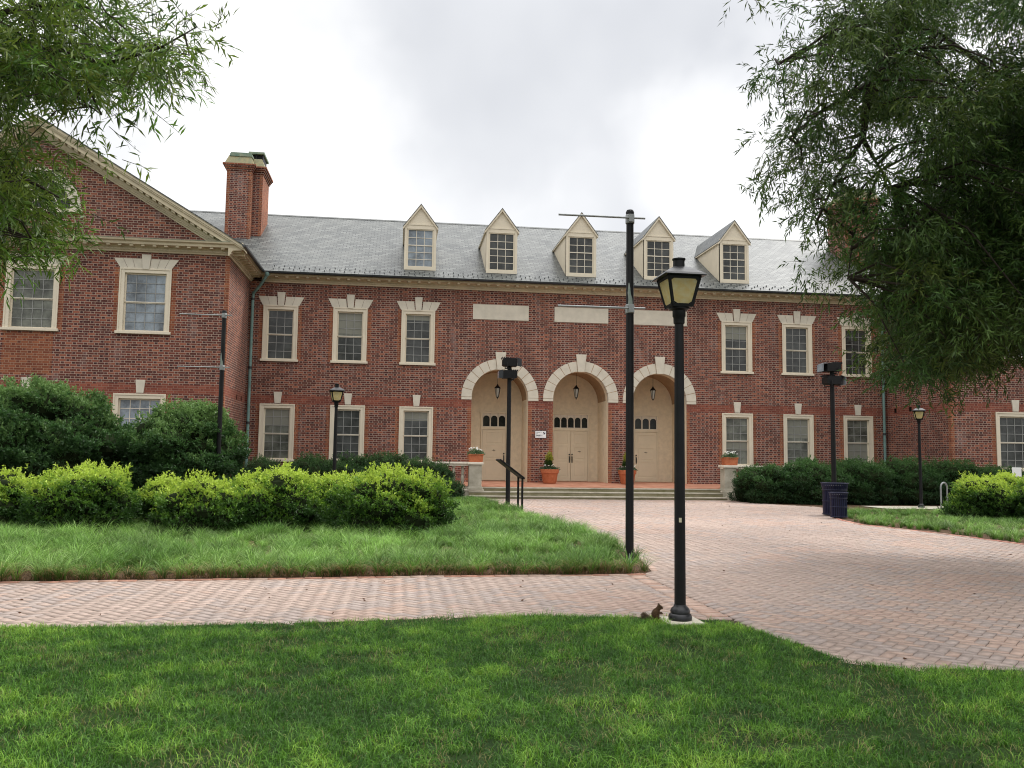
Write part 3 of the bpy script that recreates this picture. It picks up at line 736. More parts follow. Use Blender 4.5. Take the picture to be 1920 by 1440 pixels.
    for i in range(13):
        a, b = math.pi*i/13+.008, math.pi*(i+1)/13-.008
        l.prism([(cx+ri*math.cos(a), zc+ri*math.sin(a)), (cx+ro*math.cos(a), zc+ro*math.sin(a)), (cx+ro*math.cos(b), zc+ro*math.sin(b)), (cx+ri*math.cos(b), zc+ri*math.sin(b))], 'y', wy-.05, wy+.05, M['stone'])
    l.box(cx-ro-.05, cx+ro+.05, wy-.09, wy+.05, zc-.14, zc, M['trim'])
    lo = l.build('lunette_window', parent=bld)
    g_ = MB(); g_.add([(cx+ri*math.cos(math.pi*k/24), wy-.012, zc+ri*math.sin(math.pi*k/24)) for k in range(25)], [tuple(range(25))], M['glassdark']); g_.build('glass', parent=lo)
    b_ = MB()
    for k in range(1, 8):
        th = math.pi*k/8; b_.tube([(cx+.25*math.cos(th), wy-.03, zc+.25*math.sin(th)), (cx+ri*math.cos(th), wy-.03, zc+ri*math.sin(th))], .014, 5, M['sash'])
    for rr in (.25, .7): b_.tube([(cx+rr*math.cos(math.pi*k/16), wy-.03, zc+rr*math.sin(math.pi*k/16)) for k in range(17)], .014, 5, M['sash'])
    b_.build('glazing_bars', parent=lo)
wing(-21.1, 1, WY, True); wing(21.2, -1, WYR, False)

# dormers
def dormer(c, ix):
    hw, y0, z0, z1, zp = .69, .12, 9.70, 11.70, 12.62
    yb = lambda z: (z-RZ0)/SL+RY0
    b = MB()
    # cheeks
    for s in (-1, 1):
        x = c+s*hw; xi = c+s*(hw-.1)
        for xx in (x,): b.add([(xx, y0, z0), (xx, yb(z1)+.1, z1), (xx, y0, z1)], [(0, 1, 2)], M['trim'])
        b.box(x, xi, y0-.002, y0+.1, z0, z1, M['trim'])        # corner boards
        b.add([(x+s*.004, y0+.13, z0+.12), (x+s*.004, yb(z1-.12)-.15, z1-.1), (x+s*.004, y0+.13, z1-.1)], [(0, 1, 2)], M['trim'])
    b.box(c-hw+.1, c+hw-.1, y0, y0+.1, 11.50, z1, M['trim']); b.box(c-hw, c+hw, y0-.02, y0+.1, z0-.02, z0+.13, M['trim'])
    b.add([(c-hw, y0+.02, z1), (c+hw, y0+.02, z1), (c, y0+.02, zp-.08)], [(0, 1, 2)], M['trim'])    # gable
    b.box(c-hw-.02, c+hw+.02, y0-.02, y0+.05, z1-.03, z1+.02, M['trim'])
    b.box(c-hw+.1, c+hw-.1, y0+.2, y0+.25, z0, z1, M['trim'])
    d = b.build('dormer', parent=bld)
    r = MB(); ov = .075; sl = (zp-z1)/hw
    for s in (-1, 1):
        xe = c+s*(hw+ov); zel = zp-sl*(hw+ov)
        A = [(c, y0-.09, zp), (xe, y0-.09, zel), (xe, yb(zel)+.05, zel), (c, yb(zp)+.05, zp)]
        r.add(A+[(p[0], p[1], p[2]-.035) for p in A], [(0, 1, 2, 3) if s > 0 else (3, 2, 1, 0), (7, 6, 5, 4), (0, 4, 5, 1), (1, 5, 6, 2), (2, 6, 7, 3)], M['slate'])
        tr_ = MB(); q = .05
        r.prism([(c, zp-.037), (xe, zel-.037), (xe, zel-.14), (c, zp-.16)], 'y', y0-.07, y0+.018, M['trim'])
        r.box(xe, c+s*hw, y0, yb(zel-.1), zel-.09, zel-.04, M['trim'])
    r.build('roof', parent=d)
    gx0, gx1, gz0, gz1 = c-hw+.17, c+hw-.17, 9.86, 11.46; mid = gz0+(gz1-gz0)*.58
    f = MB(); f.box(c-hw+.1, gx0, y0+.03, y0+.12, z0+.13, 11.50, M['trim']); f.box(gx1, c+hw-.1, y0+.03, y0+.12, z0+.13, 11.50, M['trim']); f.box(gx0, gx1, y0+.03, y0+.12, gz1, 11.5, M['trim']); f.box(gx0, gx1, y0+.03, y0+.12, z0+.13, gz0, M['trim'])
    f.build('window_frame', parent=d)
    s_ = MB(); s_.box(gx0, gx1, y0+.05, y0+.08, mid-.02, mid+.02, M['sash'])
    for i in (1, 2): xx = gx0+(gx1-gx0)*i/3; s_.box(xx-.012, xx+.012, y0+.06, y0+.075, gz0, gz1, M['sash'])
    for zz in (gz0+(mid-gz0)/3, gz0+(mid-gz0)*2/3, mid+(gz1-mid)/2): s_.box(gx0, gx1, y0+.061, y0+.076, zz-.012, zz+.012, M['sash'])
    s_.build('sash', parent=d)
    g_ = MB(); g_.box(gx0, gx1, y0+.078, y0+.085, gz0, gz1, M['glassblue'] if ix == 0 else M['glass']); g_.build('glass', parent=d)
for i, c in enumerate((-7.16, -3.58, 0, 3.58, 7.16)): dormer(c, i)

# chimneys
def chimney(s):
    b = MB()
    zt = 14.75
    for (x0, x1, y0, y1, top) in ((-16.05, -14.93, 3.1, 4.6, zt), (-15.6, -14.50, 3.5, 5.3, zt+.02)):
        X0, X1 = sorted((s*-x0, s*-x1))
        b.box(X0, X1, y0, y1, 10.0, top, M['brick'])
        e = .14
        b.box(X0-.002, X0+e, y0-.003, y0+.05, 10, top, M['rubbed']); b.box(X1-e, X1+.002, y0-.004, y0+.05, 10, top, M['rubbed'])
        if s < 0: b.box(X1-.05, X1+.003, y0-.003, y1+.002, 10, top, M['rubbed'])  # oranger brick over the right face, its sunlight put into the colour
        for k in range(4): b.box(X0-.04-.045*k, X1+.04+.045*k, y0-.04-.045*k, y1+.04+.045*k, top+.08*k-.1, top+.08*(k+1)-.101, M['rubbed'] if k % 2 else M['brick'])
    o = b.build('chimney', parent=bld)
    c = MB()
    for (x0, x1, y0, y1, z, h) in ((-16.15, -14.85, 3.0, 4.6, zt+.22, .42), (-15.6, -14.42, 3.4, 5.3, zt+.24, .42)):
        X0, X1 = sorted((s*-x0, s*-x1)); f = .16
        c.add([(X0, y0, z), (X1, y0, z), (X1, y1, z), (X0, y1, z), (X0+f, y0+f, z+h), (X1-f, y0+f, z+h), (X1-f, y1-f, z+h), (X0+f, y1-f, z+h)], [(0, 1, 5, 4), (1, 2, 6, 5), (2, 3, 7, 6), (3, 0, 4, 7), (4, 5, 6, 7)], M['lime'])
    c.build('cap', parent=o)
    c = MB(); X0, X1 = sorted((s*15.95, s*14.95)); c.box(X0, X1, 3.1, 4.4, zt+.60, zt+.70, M['copper'])
    c.prism([(X0, zt+.70), (X1, zt+.70), (X1-.05, zt+.78), (X0+.05, zt+.78)], 'y', 3.12, 4.3, M['copper'])
    X0, X1 = sorted((s*15.15, s*14.55)); 
    for xx in (X0, X1-.06, (X0+X1)/2-.03): c.box(xx, xx+.06, 3.7, 3.76, zt+.6, zt+.94, M['black'])
    c.box(X0+.02, X1-.02, 3.78, 4.8, zt+.6, zt+.93, M['black']); c.box(X0-.06, X1+.06, 3.6, 5.0, zt+.93, zt+1.02, M['copper'])
    c.build('copper_cowl', parent=o)
chimney(-1); chimney(1)

# downpipes
for x, s in ((XL+.16, 1), (XR-.18, -1)):
    p = MB(); p.tube([(x+s*.62, -.6, 9.15), (x+s*.60, -.58, 9.02), (x+s*.30, -.35, 8.62), (x+s*.02, -.13, 8.35), (x, -.12, 8.1), (x, -.12, .1)], .062, 10, M['pipe'])
    for z in (8.1, 5.2, 2.9): p.tube([(x, -.12, z-.05), (x, -.12, z+.05)], .078, 10, M['gutter'])
    p.lathe([(.06, 0), (.09, .03), (.1, .16), (.06, .17)], (x+s*.62, -.6, 9.0), 10, M['pipe'])
    p.build('downpipe', parent=bld, smooth=True)

# ================================================================== TERRACE, STEPS, BALUSTRADES
ter = empty('entrance_terrace', (0, -2, 0), label='low brick-floored terrace with three mossy stone steps below the arches', cat='terrace')
def rel(o, root):
    o.parent = root; o.matrix_parent_inverse = Matrix.Translation(-Vector(root.location)); return o
b = MB(); b.prism([(2.21, .548), (0.0, .548), (-2.62, .445), (-2.62, 0), (2.21, 0)], 'x', -6.6, 6.7, M['tile']); rel(b.build('terrace_floor'), ter)
for (y0, y1, z, x0, x1) in ((-2.9, -2.6, .425, -5.12, 5.25), (-3.25, -2.88, .275, -5.12, 5.42), (-3.6, -3.23, .115, -5.12, 5.6)):
    b = MB(); b.box(x0, x1, y0+.02, y1, -.02, z-.045, M['stonestep']); b.box(x0-.01, x1+.01, y0, y1+.01, z-.045, z, M['agedstone']); rel(b.build('stone_step', bevel=.006), ter)
def balustrade(xa, xb, ped, label):
    t = empty('balustrade', (ped, -2.95, 0), label=label, cat='balustrade', group='balustrades at the ends of the steps')
    s = 1 if xb > xa else -1
    b = MB(); b.box(ped-.30, ped+.30, -3.25, -2.65, .34, .43, M['agedstone']); b.box(ped-.27, ped+.27, -3.22, -2.68, .43, .47, M['agedstone']); b.box(ped-.25, ped+.25, -3.2, -2.7, .47, 1.31, M['agedstone']); rel(b.build('pedestal', bevel=.012), t)
    b = MB(); b.box(min(xa, xb), max(xa, xb), -3.2, -2.7, -.02, .335, M['agedstone']); b.box(min(xa, xb)-.02, max(xa, xb)+.02, -3.24, -2.66, .30, .338, M['palestone']); rel(b.build('base_wall', bevel=.01), t)
    b = MB(); lo, hi = min(ped-s*.32, xb), max(ped-s*.32, xb); b.box(lo, hi, -3.14, -2.76, 1.335, 1.40, M['palestone']); b.box(lo+.03, hi-.03, -3.08, -2.82, 1.25, 1.334, M['palestone']) ; b.box(ped-.31, ped+.31, -3.26, -2.64, 1.312, 1.405, M['palestone']); rel(b.build('coping', bevel=.01), t)
    x = ped+s*.48
    b = MB(); b.box(min(ped, xb), max(ped, xb), -3.05, -2.85, .34, .44, M['agedstone']); rel(b.build('bottom_rail'), t)
    while abs(x-ped) < abs(xb-ped)-.1:
        b = MB(); b.lathe([(.075, 0), (.075, .05), (.04, .07), (.045, .10), (.062, .22), (.075, .34), (.062, .42), (.042, .44), (.045, .47), (.062, .5), (.052, .62), (.04, .72), (.07, .76), (.07, .81)], (x, -2.95, .44), 12, M['agedstone']); rel(b.build('baluster', smooth=True), t)
        x += s*.36
balustrade(-5.5 if False else -4.55, -6.6, -4.88, 'stone balustrade and pedestal left of the entrance steps')
balustrade(5.25, 7.0, 5.55, 'stone balustrade and pedestal right of the entrance steps, beside the clipped hedge')
# cheek blocks belong to the steps
b = MB(); b.box(5.26, 5.9, -3.62, -3.22, -.02, .16, M['agedstone']); b.box(5.2, 5.9, -3.3, -3.18, -.02, .36, M['agedstone']); rel(b.build('cheek_block', bevel=.01), ter)

# ------------------------------------------------------------------ foliage generators
def leafmesh(name, P, D, S, W, C, mat, parent=None, droop=0., fold=True):
    """one rhombic leaf per point: P base, D direction (unit), S length, W width"""
    n = len(P); ref = np.random.default_rng(n).normal(size=(n, 3)); side = norm(np.cross(D, ref)); nr = np.cross(side, D)
    mid = P+D*(S*.45)[:, None]; tip = P+D*S[:, None]+np.array([0, 0, -1.])*(droop*S)[:, None]
    a = mid+side*(W/2)[:, None]+nr*(W*.15)[:, None]; b = mid-side*(W/2)[:, None]+nr*(W*.15)[:, None]
    V = np.stack([P, a, tip, b], 1).reshape(-1, 3); F = np.arange(n)[:, None]*4+np.array([[0, 1, 2, 3]])
    return npmesh(name, V, [F], mat, parent, C=np.repeat(C, 4, 0))
def shrub_points(rng, blobs, dens):
    """points on the union of ellipsoids; blobs rows: cx,cy,cz,rx,ry,rz"""
    Ps = []; Ns = []
    for i, (cx, cy, cz, a, b, c) in enumerate(blobs):
        area = 4*math.pi*((a*b)**1.6/3+(a*c)**1.6/3+(b*c)**1.6/3)**(1/1.6); n = int(area*dens)
        u = norm(rng.normal(size=(n, 3))); rr = 1-np.abs(rng.normal(0, .10, n))
        p = np.array([cx, cy, cz])+u*np.array([a, b, c])*rr[:, None]; nn = norm(u/np.array([a, b, c]))
        k = p[:, 2] > .02
        for j, (x, y, z, d, e, f) in enumerate(blobs):
            if j != i: k &= (((p-np.array([x, y, z]))/np.array([d, e, f]))**2).sum(1) > .72
        Ps.append(p[k]); Ns.append(nn[k])
    return np.concatenate(Ps), np.concatenate(Ns)
def make_shrub(name, cx, cy, rx, ry, h, seed, label, cat, group, dens=1500, leaf=(.045, .02), pal=None, nb=26, top=None, flat=.0, spiky=.0):
    rng = np.random.default_rng(seed); root = empty(name, (cx, cy, 0), label=label, cat=cat, group=group)
    bl = [(0, 0, h*.42, rx*.84, ry*.84, h*.47)]
    for i in range(nb):
        th = rng.random()*2*math.pi; el = math.asin(rng.random()**.8)*.98
        f = .68; br_ = min(rx, ry)*rng.uniform(.20, .44)
        p = np.array([math.cos(th)*math.cos(el)*rx*f, math.sin(th)*math.cos(el)*ry*f, h*.30+math.sin(el)*(h*.68-br_*.6)])
        if flat: p[2] = min(p[2], h-br_*.85)
        bl.append((p[0], p[1], max(p[2], br_*.6), br_*1.15, br_*1.15, br_*.85))
    for i in range(nb//2):
        th = rng.random()*2*math.pi; br_ = min(rx, ry)*rng.uniform(.25, .38)
        bl.append((math.cos(th)*rx*.74, math.sin(th)*ry*.74, br_*.7, br_, br_, br_*.9))
    per = 8; P, Nn = shrub_points(rng, bl, dens/per*1.15); n = len(P)
    az = np.arctan2(P[:, 1], P[:, 0]); wv_ = vnoise(np.stack([az*2.2+P[:, 2]*3, P[:, 2]*5+az], 1), 1.7, seed)
    P = P*(1+(wv_[:, None]-.5)*.36*np.array([1, 1, .8])); P = P+Nn*rng.normal(0, .045, (n, 1))+Nn*np.where(rng.random((n, 1)) < .06, .09, 0)
    up = norm(Nn*.6+np.array([0, 0, .55])+rng.normal(0, .3, (n, 3)))      # every shoot carries a whorl of leaves
    tone = np.repeat(rng.random(n), per)
    up = np.repeat(up, per, 0); Nn = np.repeat(Nn, per, 0); n = len(up)
    P = np.repeat(P, per, 0)+up*rng.uniform(-leaf[0]*1.3, leaf[0]*.5, (n, 1))
    D = norm(up*.75+rng.normal(0, .62, (n, 3)))
    S = leaf[0]*rng.uniform(.6, 1.3, n); W = leaf[1]*rng.uniform(.7, 1.2, n)
    dark, mid_, new = [np.array(x) for x in pal]
    hgt = P[:, 2]/h; q = np.clip(rng.random(n)*.2+tone*.42-.06+(vnoise(P*np.array([1, 1, 1])+P[:, 2:3], 3.5, seed)-.5)*.5+(top if top is not None else .3)*(hgt-.52)*2.5+.5*(Nn[:, 2]-.3), 0, 1)  # new growth, plus lit tops and shaded flanks put into the leaf colour
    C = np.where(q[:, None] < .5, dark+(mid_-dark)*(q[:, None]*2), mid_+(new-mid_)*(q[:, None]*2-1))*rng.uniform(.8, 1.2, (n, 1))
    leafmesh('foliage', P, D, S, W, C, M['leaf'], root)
    # near-black core lobes paint the shade seen between leaves; bark twigs run through
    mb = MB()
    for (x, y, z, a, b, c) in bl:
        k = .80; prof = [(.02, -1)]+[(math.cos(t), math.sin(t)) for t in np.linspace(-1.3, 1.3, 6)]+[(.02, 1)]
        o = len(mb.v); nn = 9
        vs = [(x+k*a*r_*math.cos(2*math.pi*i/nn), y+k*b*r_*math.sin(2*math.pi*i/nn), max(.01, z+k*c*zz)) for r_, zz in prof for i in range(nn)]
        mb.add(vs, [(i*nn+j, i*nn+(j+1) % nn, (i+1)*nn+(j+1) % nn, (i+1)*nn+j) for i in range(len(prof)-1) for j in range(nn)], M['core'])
    tp = P[rng.integers(0, len(P), 40)]
    for q_ in tp: mb.tube([(q_[0]*.35, q_[1]*.35, max(.02, q_[2]*.3)), tuple(q_*.97)], (.011, .004), 4, M['bark'], cap=False)
    mb.build('twigs', parent=root)
    return root
BR = ((.028, .075, .012), (.115, .235, .024), (.43, .56, .075))
DK = ((.020, .052, .015), (.045, .11, .028), (.14, .24, .07))
HG = ((.012, .036, .010), (.024, .066, .018), (.06, .12, .035))
fg = [(-15.95, -17.6, .98, .9, 1.14, 'leftmost bright green azalea, cut by the left edge of the view'),
      (-14.1, -18.5, .95, .95, 1.34, 'tallest peaked yellow-green azalea, second from the left edge'),
      (-12.8, -17.3, .62, .65, 1.02, 'small low yellow-green azalea set back behind its row, right of the tallest peaked one'),
      (-11.75, -18.8, .88, .9, 1.06, 'low spreading yellow-green azalea in front of the left banner pole'),
      (-10.45, -18.1, .98, 1.0, 1.28, 'wide bright azalea left of the small lamp post with dark hollow flank'),
      (-9.15, -17.1, .85, .85, 1.16, 'low yellow-green azalea just in front of the distant left lamp post'),
      (-7.98, -18.85, 1.15, 1.1, 1.26, 'big round azalea at the right end of the front row, dark green below')]
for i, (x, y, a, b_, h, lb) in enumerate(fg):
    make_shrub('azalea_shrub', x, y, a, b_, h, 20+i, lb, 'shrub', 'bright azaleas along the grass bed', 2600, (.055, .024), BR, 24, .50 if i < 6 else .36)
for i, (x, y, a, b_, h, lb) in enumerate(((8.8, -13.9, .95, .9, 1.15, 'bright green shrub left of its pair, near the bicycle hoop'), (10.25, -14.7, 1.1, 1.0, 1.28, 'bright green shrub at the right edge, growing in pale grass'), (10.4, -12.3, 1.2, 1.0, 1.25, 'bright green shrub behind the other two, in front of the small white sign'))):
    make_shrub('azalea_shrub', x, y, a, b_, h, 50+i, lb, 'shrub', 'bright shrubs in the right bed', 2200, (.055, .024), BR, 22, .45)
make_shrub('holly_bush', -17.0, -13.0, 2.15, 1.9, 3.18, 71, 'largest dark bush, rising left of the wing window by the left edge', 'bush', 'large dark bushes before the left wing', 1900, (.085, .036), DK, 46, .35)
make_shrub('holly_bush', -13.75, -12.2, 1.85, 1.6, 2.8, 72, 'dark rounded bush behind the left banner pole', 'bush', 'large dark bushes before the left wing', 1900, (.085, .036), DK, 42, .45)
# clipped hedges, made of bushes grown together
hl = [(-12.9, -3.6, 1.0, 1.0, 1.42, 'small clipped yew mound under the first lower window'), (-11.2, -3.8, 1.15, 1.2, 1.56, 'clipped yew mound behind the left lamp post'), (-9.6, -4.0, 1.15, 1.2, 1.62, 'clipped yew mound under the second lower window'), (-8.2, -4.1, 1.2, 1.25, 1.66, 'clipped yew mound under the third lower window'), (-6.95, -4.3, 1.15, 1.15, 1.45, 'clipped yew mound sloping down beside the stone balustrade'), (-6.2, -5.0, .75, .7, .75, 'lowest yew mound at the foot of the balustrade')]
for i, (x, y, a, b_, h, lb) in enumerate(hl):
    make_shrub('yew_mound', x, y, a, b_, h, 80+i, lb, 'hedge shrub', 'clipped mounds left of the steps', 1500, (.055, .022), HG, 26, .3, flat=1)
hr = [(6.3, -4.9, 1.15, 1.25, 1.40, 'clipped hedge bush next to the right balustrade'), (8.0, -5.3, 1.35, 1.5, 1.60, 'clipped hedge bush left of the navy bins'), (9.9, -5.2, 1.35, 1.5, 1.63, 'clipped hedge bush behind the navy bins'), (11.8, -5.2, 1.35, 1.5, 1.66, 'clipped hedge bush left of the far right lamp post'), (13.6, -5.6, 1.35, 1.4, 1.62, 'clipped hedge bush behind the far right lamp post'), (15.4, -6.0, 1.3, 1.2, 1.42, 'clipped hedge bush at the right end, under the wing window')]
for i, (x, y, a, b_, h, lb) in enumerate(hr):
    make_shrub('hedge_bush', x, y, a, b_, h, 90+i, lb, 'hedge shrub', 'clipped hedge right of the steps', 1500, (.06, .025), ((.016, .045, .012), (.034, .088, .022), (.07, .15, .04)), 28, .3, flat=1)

# ------------------------------------------------------------------ grasses
def blades(name, P, ht, lean, width, C, mat, kind_tag, segs=2, tipC=None, heading=None, parent=None):
    n = len(P); rng = np.random.default_rng(n)
    th = rng.random(n)*2*math.pi if heading is None else heading
    d = np.stack([np.cos(th), np.sin(th), np.zeros(n)], 1); ph = rng.random(n)*math.pi; s = np.stack([np.cos(ph), np.sin(ph), np.zeros(n)], 1)
    V = []; CC = []
    for k in range(segs+1):
        t = k/segs; ww = width*(1-t*.75)
        c = P+np.array([0, 0, 1.])*(ht*(t-lean*.38*t*t*t))[:, None]+d*(ht*lean*t*t)[:, None]
        col_ = C if tipC is None else C+(tipC-C)*t
        col_ = col_*(.42+.58*min(1, t*1.5))  # roots darkened: shade between the blades put into the colour
        if k < segs: V += [c-s*(ww/2)[:, None], c+s*(ww/2)[:, None]]; CC += [col_, col_]
        else: V.append(c); CC.append(col_)
    m_ = 2*segs+1; V = np.stack(V, 1).reshape(-1, 3); CC = np.stack(CC, 1).reshape(-1, 3); ix = np.arange(n)[:, None]*m_
    F = [ix+np.array([[2*k, 2*k+1, 2*k+3, 2*k+2]]) for k in range(segs-1)]+[ix+np.array([[2*segs-2, 2*segs-1, 2*segs]])]
    o = npmesh(name, V, F, mat, parent, C=CC); return o
rng = np.random.default_rng(11)
def proj_ok(P, mu):
    # keep ground points within the view wedge plus margin (metres)
    d = P[:, :2]-CAM[:2]; c, s = math.cos(YAW), math.sin(YAW); xr = c*d[:, 0]-s*d[:, 1]; yf = s*d[:, 0]+c*d[:, 1]
    return (np.abs(xr) < yf*.62+mu) & (yf > 3.6-mu*.5)
n = 620000
P = np.stack([rng.uniform(-15, 2.5, n), rng.uniform(-34.5, -27.7, n), np.full(n, .004)], 1)
yf = (P[:, 0]-CAM[0])*math.sin(YAW)+(P[:, 1]-CAM[1])*math.cos(YAW)
k = inpoly(P, LP) & (proj_ok(P, .8) | (proj_ok(P, 3.0) & (rng.random(n) < .3)))
pad = (np.abs(P[:, 0]+4.98) < .22) & (np.abs(P[:, 1]+28.22) < .22); k &= ~pad
P = P[k]; n = len(P)
pa = vnoise(P, 1.0, 21)*.26+vnoise(P, 3.3, 22)*.34+vnoise(P, 9., 25)*.40; pb = vnoise(P, .6, 23); pc = vnoise(P, 2.0, 24)
bare = (vnoise(P, 1.4, 31)*.6+vnoise(P, 5, 32)*.4); k = ~((bare > .70) & (rng.random(n) < .7)); P = P[k]; pa = pa[k]; pb = pb[k]; pc = pc[k]; bare = bare[k]; n = len(P)
ht = rng.uniform(.032, .075, n)*(.55+.95*pa); ln = rng.uniform(.3, 1.7, n)
g1 = np.array((.040, .130, .012)); g2 = np.array((.125, .31, .026)); g3 = np.array((.32, .54, .065)); dry = np.array((.27, .25, .10))
q = np.clip(pa*1.9-.60+rng.normal(0, .2, n)+.25*(P[:, 1]+30)/3*.5, 0, 1)[:, None]
C = np.where(q < .55, g1+(g2-g1)*(q/.55), g2+(g3-g2)*((q-.55)/.45))
C[rng.random(n) < .02+.20*(bare > .64)] = dry
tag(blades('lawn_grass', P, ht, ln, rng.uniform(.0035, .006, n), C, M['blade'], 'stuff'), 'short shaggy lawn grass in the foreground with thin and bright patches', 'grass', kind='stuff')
# pale tall tufts standing out of the lawn
T = []; tuft = []
cen = [(u, v) for u, v in ((1310, 1215), (1335, 1225), (1290, 1240), (1240, 1372), (1180, 1400), (905, 1170), (880, 1165), (840, 1162), (1025, 1160), (1040, 1150), (700, 1290), (480, 1270), (960, 1240), (1400, 1215), (1500, 1235), (120, 1250), (300, 1330), (1600, 1300), (1430, 1395), (560, 1400))]
for (u, v) in cen:
    r_ = ray(u, v); tt = -CAM[2]/r_[2]; p = CAM+r_*tt; m_ = rng.integers(14, 30)
    T.append(p[None, :]+np.concatenate([rng.normal(0, .05, (m_, 2)), np.zeros((m_, 1))], 1))
T = np.concatenate(T); T[:, 2] = .004; T = T[inpoly(T, LP)]
m_ = len(T)
tag(blades('tall_grass_tufts', T, rng.uniform(.08, .17, m_), rng.uniform(.3, 1.1, m_), rng.uniform(.004, .006, m_), np.tile((.17, .30, .06), (m_, 1))*rng.uniform(.7, 1.3, (m_, 1)), M['blade'], 'stuff', segs=3), 'longer pale weed grass sticking up from the lawn', 'grass', kind='stuff')

yedge = lambda X: np.interp(X, [-24, -15, -12.62, -10.17, -7.44, -4.95], [-25.5, -25.38, -25.25, -25.08, -24.9, -24.84])
def lily_turf(name, poly, bounds, dens, nbl, length, seed, label, keepf=None, dryedge=None):
    rng = np.random.default_rng(seed); x0, x1, y0, y1 = bounds; n = int((x1-x0)*(y1-y0)*dens)
    Cn = np.stack([rng.uniform(x0, x1, n), rng.uniform(y0, y1, n)], 1); k = inpoly(Cn, poly)
    if keepf is not None: k &= keepf(Cn)
    Cn = Cn[k]
    if dryedge is not None:
        xe = np.arange(-17.5, -4.5, .13)+rng.normal(0, .05, 100)[:len(np.arange(-17.5, -4.5, .13))]; Cn = np.concatenate([Cn, np.stack([xe, yedge(xe)+rng.uniform(.06, .2, len(xe))], 1)])
    Cn = Cn[~((np.abs(Cn[:, 0]+4.385) < .28) & (Cn[:, 1] < -23.75) & (Cn[:, 1] > -24.5))]; n = len(Cn)
    P = np.repeat(Cn, nbl, 0); N_ = len(P); th = rng.random(N_)*2*math.pi; rr = np.abs(rng.normal(0, .032, N_))
    P = np.stack([P[:, 0]+np.cos(th)*rr, P[:, 1]+np.sin(th)*rr, np.full(N_, .006)], 1)
    cs = np.repeat(rng.uniform(.75, 1.2, n), nbl); L = length*cs*rng.uniform(.6, 1.15, N_)*(.75+.5*vnoise(P, 1.2, seed+3))
    ln = rng.uniform(.3, 1.35, N_)
    a = vnoise(P, .9, seed+1)*.5+rng.random(N_)*.5
    c1, c2 = np.array((.046, .14, .018)), np.array((.26, .50, .07)); C = c1+(c2-c1)*a[:, None]
    C *= np.repeat(rng.uniform(.4, 1.4, n), nbl)[:, None]
    tip = C*.85+np.array((.60, .66, .42))*(np.clip(a*1.6-.5, .02, 1)*rng.random(N_)**3)[:, None]
    if dryedge is not None:
        e = dryedge(P); k = rng.random(N_) < e; C[k] = np.array((.26, .17, .07)); tip[k] = np.array((.42, .31, .15)); L[k] *= .75; ln[k] = 1.1
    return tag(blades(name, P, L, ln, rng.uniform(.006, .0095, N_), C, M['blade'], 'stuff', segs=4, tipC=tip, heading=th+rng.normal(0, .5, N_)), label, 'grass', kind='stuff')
BEDI = [(x-(.04 if x > -4.6 else 0), y+(.07 if y < -24 else 0)) for x, y in BED]
def front(c):
    return (c[:, 1] < -16.8) | (c[:, 0] > -7.0)
yedge = lambda X: np.interp(X, [-24, -15, -12.62, -10.17, -7.44, -4.95], [-25.5, -25.38, -25.25, -25.08, -24.9, -24.84])
lily_turf('border_grass', BEDI, (-17.5, -3.6, -25.5, -16.5), 21, 60, .31, 41, 'dense arching border grass between the azaleas and the brick path', front, lambda P: np.clip(.62-(P[:, 1]-yedge(P[:, 0]))*1.2, .02, .4))
lily_turf('border_grass_bank', BEDI, (-7.5, -3.8, -16.5, -4.6), 20, 32, .26, 42, 'lighter grass running back beside the plaza to the steps', None)
RI_ = [(x+(.1 if x < 6 else 0), y) for x, y in RBED]
lily_turf('sparse_bed_grass', RI_, (4.0, 15, -24.6, -10.2), 16, 34, .24, 43, 'patchy light grass in the right bed between the bins and the shrubs', lambda c: (c[:, 1] < -10.4) & (vnoise(c, .8, 5) > .28))
# dead grass litter along the brick edging
n = 5200; X = rng.uniform(-16, -4.4, n); Pq = np.stack([X, yedge(X)+np.abs(rng.normal(.10, .13, n)), np.full(n, .012)], 1)
tag(blades('dead_grass_litter', Pq, rng.uniform(.03, .1, n), rng.uniform(.9, 1.3, n), rng.uniform(.004, .008, n), np.tile((.28, .17, .08), (n, 1))*rng.uniform(.5, 1.4, (n, 1)), M['blade'], 'stuff'), 'brown dead grass litter lying along the brick edging', 'litter', kind='stuff')

# ================================================================== TREES
def spray_leaves(rng, cen, rad, n_sprays, per, L, Wd, droop, C1, C2, spread=1.0):
    """n_sprays twigs inside an ellipsoid; each carries `per` narrow leaves"""
    u = norm(rng.normal(size=(n_sprays, 3)))*(rng.random((n_sprays, 1))**.45)
    B = cen+u*rad; out = norm(u*np.array([1, 1, .5])+rng.normal(0, .5, (n_sprays, 3))+np.array([0, 0, -droop]))
    tl = L*rng.uniform(1.8, 3.2, n_sprays)
    t = np.linspace(.1, 1, per)[None, :]
    P = B[:, None, :]+out[:, None, :]*(tl[:, None]*t)[:, :, None]+np.array([0, 0, -1.])*(.25*droop*tl[:, None]*t*t)[:, :, None]
    rnd = rng.normal(0, .72*spread, P.shape); D = norm(out[:, None, :]*.9+rnd+np.array([0, 0, -.35*droop]))
    P = P.reshape(-1, 3); D = D.reshape(-1, 3); n = len(P)
    S = L*rng.uniform(.65, 1.2, n); W = Wd*rng.uniform(.75, 1.25, n)
    q = np.repeat(rng.random(n_sprays), per)*.6+rng.random(n)*.4
    return P, D, S, W, C1+(C2-C1)*q[:, None], (B, B+out*tl[:, None])
def poly_area_samples(rng, poly, n):
    xs = [p[0] for p in poly]; ys = [p[1] for p in poly]; out = np.zeros((0, 2))
    while len(out) < n:
        q = np.stack([rng.uniform(min(xs), max(xs), n*2), rng.uniform(min(ys), max(ys), n*2)], 1); out = np.concatenate([out, q[inpoly(q, poly)]])
    return out[:n]
